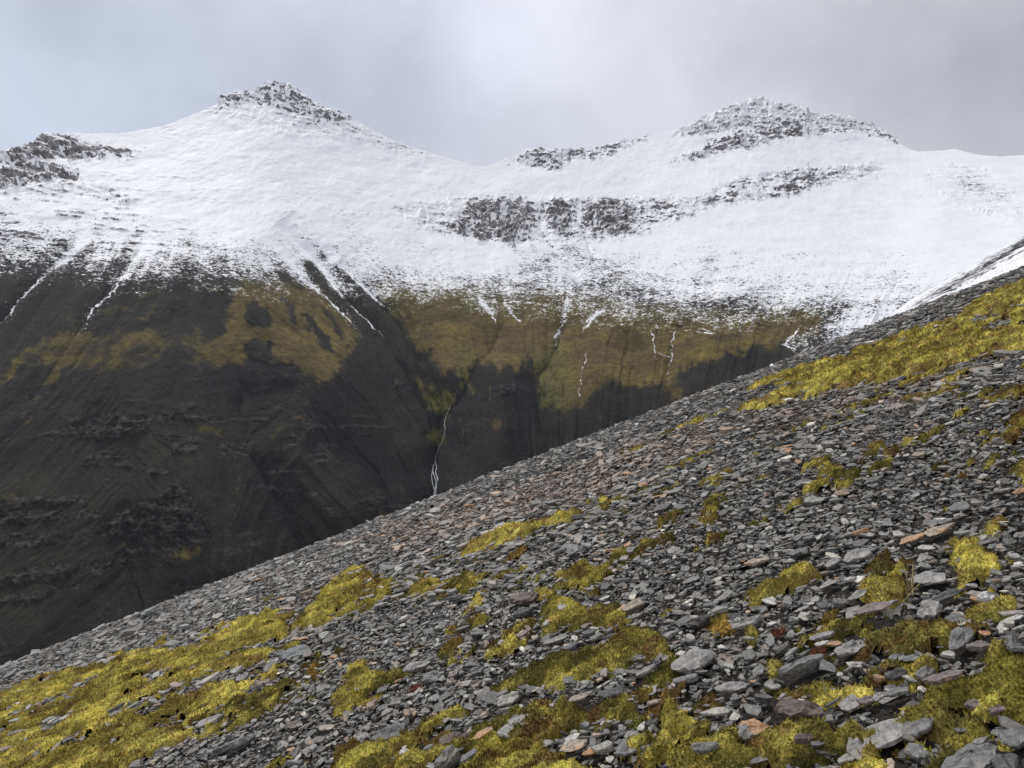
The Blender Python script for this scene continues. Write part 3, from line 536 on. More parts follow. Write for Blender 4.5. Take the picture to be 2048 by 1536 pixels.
# moss: every mat or cushion is its own object. (points in photo px, height m, tone key, name, label, short reference)
G_, O_, B_, K_ = 'gold', 'olive', 'brown', 'dark'
MOSS = [
 ([(-70, 1420), (0, 1392), (55, 1364), (102, 1344), (171, 1334), (239, 1320), (285, 1302), (307, 1286), (325, 1269), (345, 1272), (340, 1290), (376, 1279), (410, 1255), (454, 1236), (506, 1231), (547, 1217), (581, 1214), (590, 1228), (581, 1241), (578, 1272), (545, 1287), (533, 1318), (478, 1334), (417, 1354), (407, 1344), (369, 1358), (328, 1371), (318, 1390), (403, 1385), (444, 1368), (506, 1347), (543, 1340), (545, 1350), (492, 1368), (478, 1388), (455, 1412), (410, 1419), (390, 1443), (410, 1457), (362, 1474), (328, 1484), (284, 1508), (260, 1536), (240, 1600), (-70, 1620)], .07, G_, 'huge golden moss mat spreading over the lower left of the scree', 'huge left moss mat'),
 ([(585, 1247), (600, 1225), (625, 1200), (640, 1180), (668, 1160), (700, 1153), (740, 1150), (775, 1152), (784, 1172), (770, 1190), (745, 1205), (720, 1215), (690, 1225), (650, 1240), (610, 1252)], .07, G_, 'golden moss mat just upper right of the huge left mat', 'golden mat beside the huge mat'),
 ([(662, 1162), (680, 1145), (710, 1135), (742, 1126), (747, 1138), (720, 1150), (690, 1160)], .05, O_, 'small olive moss strip directly above the golden mat', 'olive strip on the left'),
 ([(812, 1187), (835, 1170), (860, 1158), (895, 1148), (902, 1158), (870, 1175), (840, 1184)], .05, G_, 'slim golden moss wedge in open grey scree left of centre', 'slim golden wedge'),
 ([(908, 1180), (915, 1165), (935, 1153), (965, 1148), (973, 1160), (955, 1172), (935, 1180), (915, 1188)], .06, O_, 'double lobed olive moss clump right of the slim golden wedge', 'double lobed clump'),
 ([(930, 1212), (934, 1198), (950, 1187), (968, 1190), (966, 1202), (948, 1213)], .06, G_, 'round bright moss cushion below the double lobed clump', 'round bright cushion'),
 ([(922, 1105), (926, 1088), (945, 1078), (975, 1070), (1010, 1055), (1040, 1045), (1075, 1038), (1110, 1033), (1160, 1019), (1168, 1028), (1130, 1044), (1090, 1056), (1060, 1067), (1020, 1080), (980, 1092), (950, 1099), (936, 1110)], .06, G_, 'long bright yellow moss streak in the middle of the scree', 'long yellow streak'),
 ([(1012, 1112), (1022, 1100), (1050, 1095), (1048, 1106), (1020, 1118)], .03, B_, 'dull brownish moss patch under the long yellow streak', 'dull brown patch'),
 ([(1066, 1190), (1070, 1175), (1090, 1166), (1108, 1168), (1106, 1180), (1085, 1190)], .05, G_, 'small golden moss clump growing beside the mottled brown block', 'golden clump by the block'),
 ([(1060, 1230), (1085, 1212), (1110, 1200), (1130, 1190), (1162, 1188), (1180, 1200), (1170, 1212), (1180, 1222), (1150, 1234), (1120, 1247), (1090, 1240)], .07, O_, 'twin moss hummock with a dark green top near the centre', 'dark topped hummock'),
 ([(966, 1361), (1014, 1341), (1042, 1313), (1083, 1303), (1131, 1296), (1178, 1286), (1213, 1269), (1240, 1252), (1247, 1231), (1281, 1231), (1298, 1245), (1325, 1258), (1332, 1276), (1360, 1286), (1349, 1303), (1308, 1303), (1254, 1310), (1247, 1323), (1213, 1337), (1161, 1340), (1127, 1340), (1117, 1351), (1069, 1361), (1028, 1364), (994, 1371)], .08, O_, 'long olive moss band with reddish tips across the lower centre', 'long central moss band'),
 ([(1267, 1361), (1281, 1347), (1308, 1330), (1336, 1313), (1366, 1303), (1370, 1313), (1349, 1330), (1349, 1347), (1322, 1364), (1288, 1361)], .06, K_, 'dark olive moss wedge right below the long central band', 'dark olive wedge'),
 ([(1315, 1232), (1325, 1213), (1342, 1207), (1345, 1222), (1330, 1234)], .05, O_, 'small olive moss clump above the right end of the central band', 'clump above the band'),
 ([(1003, 1288), (1008, 1270), (1025, 1261), (1042, 1264), (1040, 1280), (1022, 1290)], .06, G_, 'round yellow green moss cushion left of the central band', 'cushion left of the band'),
 ([(684, 1351), (692, 1331), (708, 1329), (738, 1334), (777, 1328), (800, 1323), (783, 1342), (754, 1348), (738, 1361), (733, 1369), (747, 1389), (738, 1402), (707, 1408), (684, 1419), (661, 1431), (655, 1407), (652, 1392), (664, 1374), (684, 1361)], .08, G_, 'golden moss patch shaped like a boot left of centre', 'boot shaped patch'),
 ([(630, 1560), (640, 1536), (661, 1515), (680, 1492), (688, 1475), (723, 1476), (754, 1472), (784, 1464), (804, 1459), (838, 1453), (860, 1457), (886, 1466), (882, 1479), (853, 1489), (840, 1504), (846, 1530), (850, 1620), (600, 1620)], .09, O_, 'thick moss mound at the bottom edge left of the lichened boulder', 'bottom mound'),
 ([(919, 1457), (946, 1443), (973, 1424), (997, 1412), (1008, 1432), (1011, 1453), (1028, 1466), (1076, 1462), (1081, 1423), (1103, 1403), (1144, 1395), (1189, 1393), (1204, 1412), (1192, 1428), (1144, 1435), (1110, 1447), (1124, 1455), (1134, 1491), (1158, 1494), (1202, 1505), (1201, 1540), (1190, 1620), (900, 1620), (917, 1536), (922, 1494), (940, 1470)], .10, O_, 'large puffy moss mound surrounding the cracked slab at the bottom', 'large puffy mound'),
 ([(1305, 1405), (1332, 1381), (1366, 1379), (1389, 1405), (1380, 1430), (1332, 1435), (1306, 1426)], .08, O_, 'olive moss cushion right of the large puffy mound', 'olive cushion'),
 ([(1281, 1446), (1332, 1440), (1370, 1445), (1400, 1455), (1432, 1446), (1463, 1452), (1473, 1471), (1520, 1474), (1549, 1477), (1539, 1499), (1495, 1518), (1490, 1560), (1380, 1610), (1330, 1580), (1340, 1505), (1300, 1490), (1275, 1470)], .07, O_, 'ragged moss carpet along the bottom below the round orange topped stone', 'ragged bottom carpet'),
 ([(1210, 1415), (1235, 1405), (1275, 1408), (1290, 1425), (1265, 1440), (1225, 1436)], .05, K_, 'thin dark moss patch between the puffy mound and olive cushion', 'thin dark patch'),
 ([(1489, 1173), (1527, 1158), (1558, 1142), (1580, 1126), (1622, 1114), (1652, 1124), (1649, 1142), (1618, 1144), (1609, 1160), (1634, 1158), (1672, 1148), (1677, 1161), (1637, 1175), (1603, 1188), (1587, 1207), (1558, 1210), (1523, 1207), (1487, 1196)], .10, G_, 'plump moss cushion cluster with a pale slab in front', 'plump cushion cluster'),
 ([(1720, 1148), (1748, 1142), (1773, 1127), (1808, 1127), (1826, 1151), (1815, 1179), (1780, 1191), (1735, 1185), (1730, 1167)], .09, G_, 'round moss cushion with dry stems left of the big grey slab', 'cushion with dry stems'),
 ([(1726, 1107), (1758, 1083), (1782, 1094), (1782, 1110), (1773, 1126), (1742, 1132), (1724, 1120)], .06, O_, 'small moss clump directly above the cushion with dry stems', 'clump above the stems'),
 ([(1873, 1088), (1885, 1069), (1911, 1054), (1957, 1052), (1970, 1067), (1987, 1076), (2016, 1080), (2020, 1107), (1997, 1129), (1981, 1150), (1938, 1160), (1903, 1163), (1901, 1129), (1911, 1116), (1882, 1107)], .12, G_, 'tall domed yellow moss cushion high on the right', 'tall domed cushion'),
 ([(1974, 1056), (1980, 1038), (1998, 1028), (2014, 1036), (2014, 1052), (1995, 1060)], .06, O_, 'small moss tuft just above the tall domed cushion', 'tuft above the dome'),
 ([(1914, 1201), (1935, 1190), (1970, 1184), (2017, 1178), (2035, 1192), (1985, 1204), (1957, 1223), (1920, 1223)], .06, O_, 'flat olive moss patch beside the whitish stone on the right', 'flat patch by whitish stone'),
 ([(1866, 1337), (1919, 1319), (1957, 1300), (2001, 1282), (2060, 1285), (2140, 1300), (2140, 1400), (2048, 1397), (2000, 1382), (1940, 1370), (1900, 1367), (1860, 1356)], .09, K_, 'dark green moss thicket at the right edge', 'dark green thicket'),
 ([(1771, 1432), (1790, 1396), (1843, 1390), (1919, 1383), (1938, 1402), (1970, 1406), (2003, 1412), (2006, 1432), (1963, 1441), (1944, 1467), (1890, 1467), (1894, 1441), (1875, 1429), (1837, 1429)], .07, O_, 'wide olive moss tongue above the layered grey slabs', 'wide olive tongue'),
 ([(1575, 1394), (1622, 1385), (1653, 1361), (1685, 1352), (1720, 1349), (1750, 1355), (1747, 1372), (1713, 1384), (1685, 1387), (1669, 1403), (1632, 1403)], .07, G_, 'bright moss ridge just above the brown slab', 'bright moss ridge'),
 ([(1540, 1354), (1590, 1352), (1622, 1330), (1665, 1330), (1668, 1344), (1653, 1366), (1596, 1372), (1571, 1381), (1540, 1372)], .06, K_, 'dark moss patch below the blocky dark slab', 'dark patch below the slab'),
 ([(1572, 1486), (1607, 1452), (1647, 1444), (1669, 1428), (1716, 1437), (1744, 1449), (1735, 1467), (1716, 1476), (1669, 1489), (1622, 1498), (1588, 1501)], .07, O_, 'olive moss patch right of the ragged bottom carpet', 'olive bottom patch'),
 ([(1675, 1530), (1683, 1509), (1700, 1490), (1716, 1475), (1742, 1466), (1763, 1474), (1782, 1499), (1790, 1536), (1800, 1620), (1660, 1620)], .14, G_, 'tall pointed moss cone rising from the bottom edge', 'tall moss cone'),
 ([(1796, 1318), (1843, 1313), (1896, 1288), (1868, 1318), (1843, 1337), (1808, 1349), (1788, 1337)], .05, G_, 'narrow yellow moss strip left of the dark green thicket', 'narrow yellow strip'),
 ([(1706, 1342), (1745, 1323), (1757, 1340), (1720, 1354)], .05, G_, 'tiny yellow moss clump left of the tilted orange stone', 'tiny yellow clump'),
 ([(1629, 1242), (1663, 1213), (1696, 1208), (1680, 1227), (1671, 1248), (1632, 1254)], .06, B_, 'rusty moss wedge left of the pinkish slab', 'rusty wedge'),
 ([(1693, 1242), (1720, 1230), (1754, 1226), (1752, 1245), (1720, 1254), (1696, 1252)], .03, O_, 'thin moss film growing on the pinkish slab', 'film on the slab'),
 ([(1414, 1230), (1455, 1228), (1462, 1243), (1418, 1247)], .04, B_, 'small brownish moss patch right of the dark block', 'patch by dark block'),
 ([(1819, 1467), (1859, 1456), (1870, 1474), (1825, 1479)], .05, O_, 'small moss clump under the layered grey slabs', 'clump under the slabs'),
 ([(1781, 1482), (1818, 1478), (1820, 1499), (1788, 1503)], .05, B_, 'small brown moss clump right of the moss cone', 'clump by the cone'),
 ([(1860, 1530), (1900, 1510), (1925, 1536), (1910, 1570), (1860, 1570)], .06, B_, 'brown moss clump at the bottom edge right of the cone', 'bottom brown clump'),
 ([(1480, 1260), (1500, 1250), (1520, 1262), (1500, 1276)], .04, O_, 'tiny olive moss clump below the thick grey slab', 'tiny olive clump'),
 ([(1535, 1302), (1555, 1292), (1560, 1318), (1540, 1330)], .05, O_, 'small moss clump left of the blocky dark slab', 'clump left of the slab'),
 ([(1614, 1275), (1650, 1282), (1680, 1287), (1672, 1298), (1625, 1296)], .04, K_, 'dark moss patch under the white and orange stones', 'patch under white stone'),
 ([(1400, 1390), (1440, 1372), (1450, 1400), (1410, 1440), (1395, 1420)], .03, K_, 'thin dark moss strip left of the bright moss ridge', 'thin dark strip'),
 ([(1490, 779), (1494, 773), (1540, 757), (1598, 735), (1631, 722), (1689, 706), (1751, 688), (1800, 671), (1863, 650), (1916, 633), (1929, 615), (1978, 592), (2012, 571), (2048, 566), (2140, 540), (2140, 655), (2048, 693), (1962, 706), (1912, 727), (1842, 743), (1780, 756), (1718, 766), (1689, 777), (1622, 793), (1585, 797), (1560, 810), (1490, 818), (1463, 822), (1531, 796), (1556, 780), (1578, 763), (1531, 774)], .09, G_, 'long golden moss belt running up the slope to the right edge', 'long golden belt'),
 ([(1991, 847), (2010, 830), (2035, 811), (2110, 785), (2110, 820), (2040, 838)], .06, B_, 'orange brown moss wedge at the right edge below the belt', 'orange brown wedge'),
 ([(1625, 938), (1635, 924), (1655, 919), (1682, 926), (1672, 938), (1645, 942)], .05, G_, 'small yellow moss tuft alone in the upper right scree', 'lone yellow tuft'),
 ([(1636, 905), (1650, 895), (1665, 898), (1655, 907)], .04, O_, 'tiny green moss tuft just above the lone yellow tuft', 'tiny green tuft'),
 ([(1420, 832), (1440, 823), (1455, 826), (1440, 836)], .04, G_, 'tiny moss tuft at the lower tip of the golden belt', 'tuft at the belt tip'),
 ([(1315, 873), (1335, 862), (1358, 858), (1350, 870)], .04, O_, 'tiny moss tuft near the slope edge below the belt', 'tuft below the belt'),
 ([(1242, 907), (1255, 894), (1276, 893), (1272, 903)], .05, G_, 'small bright moss tuft near the slope edge above the pale slab', 'tuft above the pale slab'),
 ([(1360, 850), (1385, 838), (1410, 832), (1405, 842), (1375, 853)], .04, G_, 'slender moss tuft between two tufts on the slope edge', 'slender edge tuft'),
 ([(1418, 975), (1424, 963), (1440, 964), (1438, 974)], .05, G_, 'tiny moss tuft in the open scree right of centre', 'tiny centre tuft'),
 ([(1190, 1003), (1205, 993), (1220, 998), (1205, 1007)], .04, G_, 'tiny moss tuft above the end of the long yellow streak', 'tuft above the streak'),
 ([(528, 1198), (540, 1190), (556, 1188), (552, 1197)], .04, G_, 'tiny moss tuft above the huge left mat', 'tuft above the huge mat'),
 ([(200, 1322), (225, 1308), (242, 1304), (236, 1316)], .04, G_, 'tiny moss tuft at the upper edge of the huge left mat', 'tuft at the mat edge'),
 ([(855, 1298), (880, 1285), (905, 1272), (908, 1282), (880, 1303)], .04, B_, 'small brownish moss patch left of the yellow green cushion', 'brownish patch'),
 ([(600, 1345), (612, 1330), (640, 1325), (655, 1335), (630, 1350)], .05, B_, 'small brown moss clump left of the boot shaped patch', 'brown clump by the boot'),
 ([(880, 1265), (895, 1255), (915, 1258), (905, 1270)], .04, O_, 'tiny olive moss tuft above the small brownish patch', 'tiny olive tuft'),
]
TONES = {'gold': ((0.53, 0.455, 0.12), (0.29, 0.25, 0.07), (0.21, 0.135, 0.06)), 'olive': ((0.43, 0.38, 0.10), (0.15, 0.14, 0.045), (0.17, 0.10, 0.045)),
         'brown': ((0.32, 0.21, 0.06), (0.16, 0.13, 0.04), (0.19, 0.10, 0.05)), 'dark': ((0.19, 0.175, 0.045), (0.07, 0.08, 0.025), (0.12, 0.075, 0.035))}
HOLES = [[hit(*p) for p in P] for P in ([(82, 1455), (110, 1436), (150, 1420), (170, 1418), (130, 1440), (100, 1465)], [(290, 1345), (330, 1338), (350, 1345), (300, 1362)], [(330, 1275), (365, 1282), (400, 1270), (395, 1290), (340, 1300)], [(200, 1485), (235, 1472), (250, 1480), (215, 1505)], [(285, 1420), (315, 1402), (335, 1400), (300, 1428)],
  [(1845, 660), (1880, 651), (1870, 664)], [(1965, 655), (2010, 645), (2030, 650), (1985, 662)], [(1660, 712), (1700, 703), (1705, 712), (1670, 720)])]
MP = []
def moss_field(x, y, P, seed, dist):
    q = 0.02+0.012*dist
    wx = x+q*2.2*(fbm(x/q/3, y/q/3, seed, 3)-0.5); wy = y+q*3.2*(fbm(x/q/3, y/q/3, seed+7, 3)-0.5)
    return poly_sd(wx, wy, P)
for mi, (pp, hgt, key, label, ref) in enumerate(MOSS):
    W = np.array([hit(*p, up=0.035+0.45*hgt) for p in pp]); c = W.mean(0); dist = float(c[1]); hgt *= 0.42 if dist < 7 else 0.62
    step = max(0.011, 0.0021*dist)
    lo = W.min(0)-0.08; hi = W.max(0)+0.08
    big = (hi-lo).prod()
    if big > 20: step = max(step, 0.028)
    xs = np.arange(lo[0], hi[0], step); ys = np.arange(lo[1], hi[1], step)
    gx_, gy_ = np.meshgrid(xs, ys)
    sd_ = moss_field(gx_, gy_, W, 300+mi, dist)
    for H in HOLES:
        hs = poly_sd(gx_, gy_, H); sd_ = np.minimum(sd_, -hs)
    wob = fbm(gx_/0.11, gy_/0.11, 400+mi, 3)-0.5
    wob2 = fbm(gx_/0.035, gy_/0.035, 405+mi, 3)-0.5; cover = sd_+wob*(0.09+0.004*dist)+wob2*0.018+0.012
    s_ = 0.13+0.006*dist
    wb, wc = worley(gx_/s_+wob, gy_/s_+wob, 410+mi); wb2, _ = worley(gx_/(s_*.4)+wob, gy_/(s_*.4), 420+mi)
    cush = np.clip(1-wb**2*1.5, 0, 1)**1.3*0.68+np.clip(1-wb2**2*1.3, 0, 1)*0.32
    roll = ridged(gx_/0.55+0.3*gy_, gy_/0.38, 435+mi, 3); cush = cush*(0.55+0.9*roll)
    # a patch is broken open where the cover noise is low
    holes = fbm(gx_/(0.40+0.013*dist)+5, gy_/(0.22+0.008*dist), 430+mi, 4, 0.6)
    gap = 0.365 if big > 4 else 0.34 if key == 'gold' else 0.36
    if big < 0.25: gap = 0.2
    cover = np.minimum(cover, (holes-gap)*0.9+0.0)
    rise = np.sqrt(sstep(-0.01, 0.07+0.9*hgt+0.004*dist, cover))
    small = fbm(gx_/(0.045+0.004*dist), gy_/(0.045+0.004*dist), 440+mi, 3, 0.6)-0.5
    hh = rise*(hgt*(-0.05+2.0*cush)+0.03*(fbm(gx_/0.5, gy_/0.5, 445, 2)))+small*(0.035 if dist < 7 else 0.05)*rise+min(0.055, 0.02+0.004*dist)*sstep(0, 0.6, rise)-0.03
    gz_ = G(gx_, gy_)+hh
    keep = cover > -0.012
    fk = grid_faces(*gx_.shape); kf = keep.ravel()[fk].all(1)
    if kf.sum() < 6: keep = cover > -1; kf = np.ones(len(fk), bool)
    # one connected piece: drop loose islands
    kc = np.zeros(gx_.size, bool); kc[np.unique(fk[kf])] = True; kc = kc.reshape(gx_.shape); lab_ = np.zeros(gx_.shape, np.int32); sizes = [0]
    nr_, nc_ = kc.shape
    for a0, b0 in zip(*np.nonzero(kc)):
        if lab_[a0, b0]: continue
        k_ = len(sizes); st = [(a0, b0)]; lab_[a0, b0] = k_; cnt = 0
        while st:
            a1, b1 = st.pop(); cnt += 1
            for a2, b2 in ((a1+1, b1), (a1-1, b1), (a1, b1+1), (a1, b1-1)):
                if 0 <= a2 < nr_ and 0 <= b2 < nc_ and kc[a2, b2] and not lab_[a2, b2]: lab_[a2, b2] = k_; st.append((a2, b2))
        sizes.append(cnt)
    kf &= (lab_.ravel() == int(np.argmax(sizes)))[fk].all(1)
    fk = fk[kf]; used = np.unique(fk); rem = np.full(gx_.size, -1); rem[used] = np.arange(len(used)); fk = rem[fk]
    P3 = np.stack([gx_.ravel()[used], gy_.ravel()[used], gz_.ravel()[used]], -1)
    a, b, cc = [np.array(t_) for t_ in TONES[key]]
    n1 = sstep(0.38, 0.62, fbm(gx_/0.22, gy_/0.22, 450+mi, 4, 0.6)).ravel()[used][:, None]; n2 = sstep(0.54, 0.70, fbm(gx_/0.17, gy_/0.17, 460+mi, 4, 0.6)).ravel()[used][:, None]
    tone = (a*n1+b*(1-n1))*(1-n2*0.8)+cc*n2*0.8
    vv = fbm(gx_/0.9, gy_/0.25, 470+mi, 4, 0.6).ravel()[used][:, None]; tone = tone*(0.72+0.56*sstep(0.35, 0.62, vv))
    # tufts: little upright three-sided shoots over the cushions
    topsel = (rise.ravel()[used] > 0.25); cand = np.nonzero(topsel)[0]
    area = len(cand)*step*step; ts = max(0.0065, 0.0016*dist); want = int(min(area/(ts*ts)*(0.9 if dist < 7 else 0.5), 130000))
    V_ = [P3]; F_ = [fk[:, [0, 1, 2]], fk[:, [0, 2, 3]]]; T_ = [tone]
    if want and len(cand):
        pick = RNG.choice(cand, want); base = P3[pick]+np.stack([RNG.uniform(-.5, .5, want)*step, RNG.uniform(-.5, .5, want)*step, np.zeros(want)], -1)
        nm = gnormal(base[:, 0], base[:, 1]); lean = nm*0.5+np.array([0, 0, 0.1])+RNG.normal(0, 0.55, (want, 3))
        hl = ts*RNG.uniform(0.7, 1.7, want)[:, None]
        tip = base+lean*hl*1.1; an = RNG.uniform(0, 6.28, want); rr = ts*RNG.uniform(0.4, 0.8, want)
        b3 = [base+np.stack([np.cos(an+k*2.094)*rr, np.sin(an+k*2.094)*rr, -0.3*rr], -1) for k in range(3)]
        off = len(P3); VV = np.stack(b3+[tip], 1).reshape(-1, 3); i0 = off+np.arange(want)*4
        V_.append(VV)
        for (p, q, r_) in ((0, 1, 3), (1, 2, 3), (2, 0, 3)): F_.append(np.stack([i0+p, i0+q, i0+r_], -1))
        tv = tone[pick]*RNG.uniform(0.75, 1.25, want)[:, None]; T_.append(np.repeat(tv, 4, 0))
    V3 = np.concatenate(V_); org = np.array([c[0], c[1], float(G(c[0], c[1]))])
    me = quads('moss', V3-org, np.concatenate(F_), smooth=False, mat=MAT_MOSS, attrs={'tone': ('POINT', np.concatenate(T_))})
    nm_ = 'moss_mat' if big > 2.0 else ('moss_cushion' if big > 0.25 else 'moss_tuft')
    o = link(nm_, me, label=label, cat='moss', group='moss growing on the scree'); o.location = org
    MP.append((W, lo, hi, ref, c, 300+mi, dist))
THIN = [([hit(*p) for p in P], w_) for P, w_ in (([(1225, 1375), (1500, 1340), (1540, 1260), (1700, 1200), (2060, 1150), (2200, 1650), (1230, 1650)], .105), ([(860, 1360), (1260, 1350), (1260, 1650), (860, 1650)], .07), ([(940, 1210), (1400, 1200), (1400, 1380), (940, 1390)], .03), ([(-80, 1400), (300, 1240), (620, 1200), (640, 1600), (-80, 1650)], .03), ([(1400, 1050), (2100, 1020), (2100, 1220), (1450, 1250)], .02))]
def thin_cover(x, y):
    b = np.zeros(x.shape)
    for P, w_ in THIN: b = np.maximum(b, w_*sstep(-0.15, 0.25, poly_sd(x, y, P)))
    return 0.74*fbm(x/0.46, y/0.26, 501, 4, 0.58)+0.26*fbm(x/0.11, y/0.07, 502, 3)-0.632+b
def thin_moss():
    st = 0.0135; gx_, gy_ = np.meshgrid(np.arange(-3.2, 4.4, st), np.arange(2.0, 8.5, st)); cv_ = thin_cover(gx_, gy_)
    ok = (np.abs(gx_) < 0.78*gy_)&(cv_ > -0.01); fk = grid_faces(*gx_.shape); fk = fk[ok.ravel()[fk].all(1)]
    used = np.unique(fk); rem = np.full(gx_.size, -1); rem[used] = np.arange(len(used)); fk = rem[fk]
    wb, _ = worley(gx_/.07, gy_/.07, 503); rise = sstep(-0.01, 0.07, cv_)
    hh = rise*(0.028+0.03*np.clip(1-wb**2*1.4, 0, 1))+0.02*rise*(fbm(gx_/.03, gy_/.03, 504, 3)-.5)-0.012+0.022*rise
    P3 = np.stack([gx_, gy_, G(gx_, gy_)+hh], -1).reshape(-1, 3)[used]; n1 = sstep(.40, .60, fbm(gx_/.16, gy_/.16, 505, 4, .6)).ravel()[used][:, None]; n2 = sstep(.50, .66, fbm(gx_/.11, gy_/.11, 506, 4, .6)).ravel()[used][:, None]
    a, b, c_ = [np.array(t_) for t_ in TONES['olive']]; tone = (a*n1+b*(1-n1))*(1-n2*.8)+c_*n2*.8
    cand = np.nonzero(rise.ravel()[used] > .3)[0]; n = min(110000, len(cand)*2); pick = RNG.choice(cand, n); ts = 0.0085
    base = P3[pick]+RNG.uniform(-.5, .5, (n, 3))*np.array([st, st, 0]); lean = np.array([-.15, 0, .6])+RNG.normal(0, .5, (n, 3)); tip = base+lean*ts*RNG.uniform(.7, 1.8, n)[:, None]
    an = RNG.uniform(0, 6.28, n); rr = ts*RNG.uniform(.4, .8, n); b3 = [base+np.stack([np.cos(an+k*2.094)*rr, np.sin(an+k*2.094)*rr, -.3*rr], -1) for k in range(3)]
    VV = np.stack(b3+[tip], 1).reshape(-1, 3); i0 = len(P3)+np.arange(n)*4
    F_ = [fk[:, [0, 1, 2]], fk[:, [0, 2, 3]]]+[np.stack([i0+p, i0+q, i0+3], -1) for p, q in ((0, 1), (1, 2), (2, 0))]
    tv = np.repeat(tone[pick]*RNG.uniform(.75, 1.3, n)[:, None], 4, 0)
    me = quads('thin_moss', np.concatenate([P3, VV]), np.concatenate(F_), mat=MAT_MOSS, attrs={'tone': ('POINT', np.concatenate([tone, tv]))})
    link('thin_moss', me, kind='stuff', label='thin ragged moss growing in the gaps between the stones', cat='moss')
thin_moss()
def in_moss(x, y, margin=0.0):
    r = np.zeros(x.shape, bool)
    for W, lo, hi, ref, c, seed, dist in MP:
        m_ = (x > lo[0]) & (x < hi[0]) & (y > lo[1]) & (y < hi[1])
        if not m_.any(): continue
        xx, yy = x[m_], y[m_]; s = moss_field(xx, yy, W, seed, dist)
        holes = fbm(xx/(0.40+0.013*dist)+5, yy/(0.22+0.008*dist), 130+seed, 4, 0.6)
        k = (s > margin) & (holes > 0.395)
        for H in HOLES: k &= poly_sd(xx, yy, H) < 0
        rr = r[m_]; rr |= k; r[m_] = rr
    return r

# ------------------------------------------------------------------ stones
GREYS = np.array([1.98, 1.87, 1.68])*np.array([(0.098, 0.104, 0.108), (0.125, 0.130, 0.132), (0.075, 0.079, 0.083), (0.155, 0.158, 0.156), (0.105, 0.098, 0.094), (0.060, 0.061, 0.064), (0.20, 0.20, 0.19)])
TANS = np.array([(0.23, 0.175, 0.125), (0.18, 0.145, 0.115), (0.27, 0.215, 0.165), (0.15, 0.115, 0.095)])
TANZ = [[hit(*p) for p in P] for P in ([(620, 1110), (800, 1040), (1000, 975), (1250, 890), (1450, 830), (1500, 850), (1330, 930), (1150, 1010), (950, 1060), (800, 1100)], [(560, 1200), (620, 1170), (620, 1300), (560, 1330)], [(1480, 820), (1700, 780), (1980, 720), (1990, 750), (1700, 830), (1500, 880)])]
TANS = TANS*1.2
def tan_prob(x, y):
    p = np.full(x.shape, 0.085)
    for P in TANZ: p = np.maximum(p, 0.62*sstep(-0.3, 0.5, poly_sd(x, y, P)))
    return p
def convex_outline(k, rng):
    """irregular angular outline, k points, unit-ish radius"""
    nc = rng.integers(5, 8); an = np.sort((np.arange(nc)+rng.uniform(-.32, .32, nc))/nc*2*np.pi); r = rng.uniform(0.72, 1.12, nc)
    P = np.stack([np.cos(an)*r, np.sin(an)*r], -1)
    if k <= 8:
        an = (np.arange(k)+rng.uniform(-.38, .38, k))/k*2*np.pi; r = rng.uniform(0.58, 1.22, k)
        return np.stack([np.cos(an)*r, np.sin(an)*r], -1)
    out = []; seg = np.linalg.norm(P-np.roll(P, -1, 0), axis=1); cum = np.concatenate([[0], np.cumsum(seg)])
    for s in np.linspace(0, cum[-1], k, endpoint=False):
        i = int(np.searchsorted(cum, s, 'right')-1); t_ = (s-cum[i])/seg[i]; out.append(P[i]*(1-t_)+P[(i+1) % nc]*t_)
    out = np.array(out); return out*(1+rng.normal(0, 0.028, k))[:, None]
def ring_faces(k, nr, top, bot):
    F = []
    for r_ in range(nr-1):
        for i in range(k):
            a, b = r_*k+i, r_*k+(i+1) % k; F += [(a, b, b+k), (a, b+k, a+k)]
    for i in range(k):
        F.append(((nr-1)*k+i, (nr-1)*k+(i+1) % k, top)); F.append(((i+1) % k, i, bot))
    return np.array(F)
def proto(k, rings, rng, thick=1.0):
    """rings: list of (scale, height). returns verts (unit radius, unit thickness)"""
    O = convex_outline(k, rng); V = []
    tilt = rng.normal(0, 0.10, 2)
    for j, (s, h) in enumerate(rings):
        jit = 1+rng.normal(0, 0.05, k)
        z = np.full(k, h)+rng.normal(0, 0.10, k)*thick
        if h > 0: z = z+O@tilt*1.2
        V.append(np.concatenate([O*(s*jit)[:, None], z[:, None]], 1))
    V = np.concatenate(V); V = np.concatenate([V, [[rng.normal(0, .1), rng.normal(0, .1), rings[-1][1]+rng.normal(0.05, 0.12)], [0, 0, rings[0][1]-0.05]]])
    return V
def frames(nrm, yaw):
    ref = np.stack([np.cos(yaw), np.sin(yaw), np.zeros_like(yaw)], -1)
    t_ = ref-nrm*(ref*nrm).sum(-1, keepdims=True); t_ /= np.linalg.norm(t_, axis=-1, keepdims=True)
    b_ = np.cross(nrm, t_); return t_, b_
def tilt_normals(x, y, jit):
    n = gnormal(x, y)*0.72+np.array([0, -0.05, 0.28])+RNG.normal(0, 1, (len(x), 3))*np.asarray(jit)[..., None]
    return n/np.linalg.norm(n, axis=1, keepdims=True)
def scatter(n, y0, y1, dmin, dmax, med, sig, k, rings, lift, jit, pw=2.0, umax=0.82):
    yy = (y0**pw+(y1**pw-y0**pw)*RNG.random(n))**(1/pw); xx = RNG.uniform(-umax, umax, n)*(yy+0.8)
    d = np.clip(med*np.exp(RNG.normal(0, sig, n)), dmin, dmax)
    return xx, yy, d
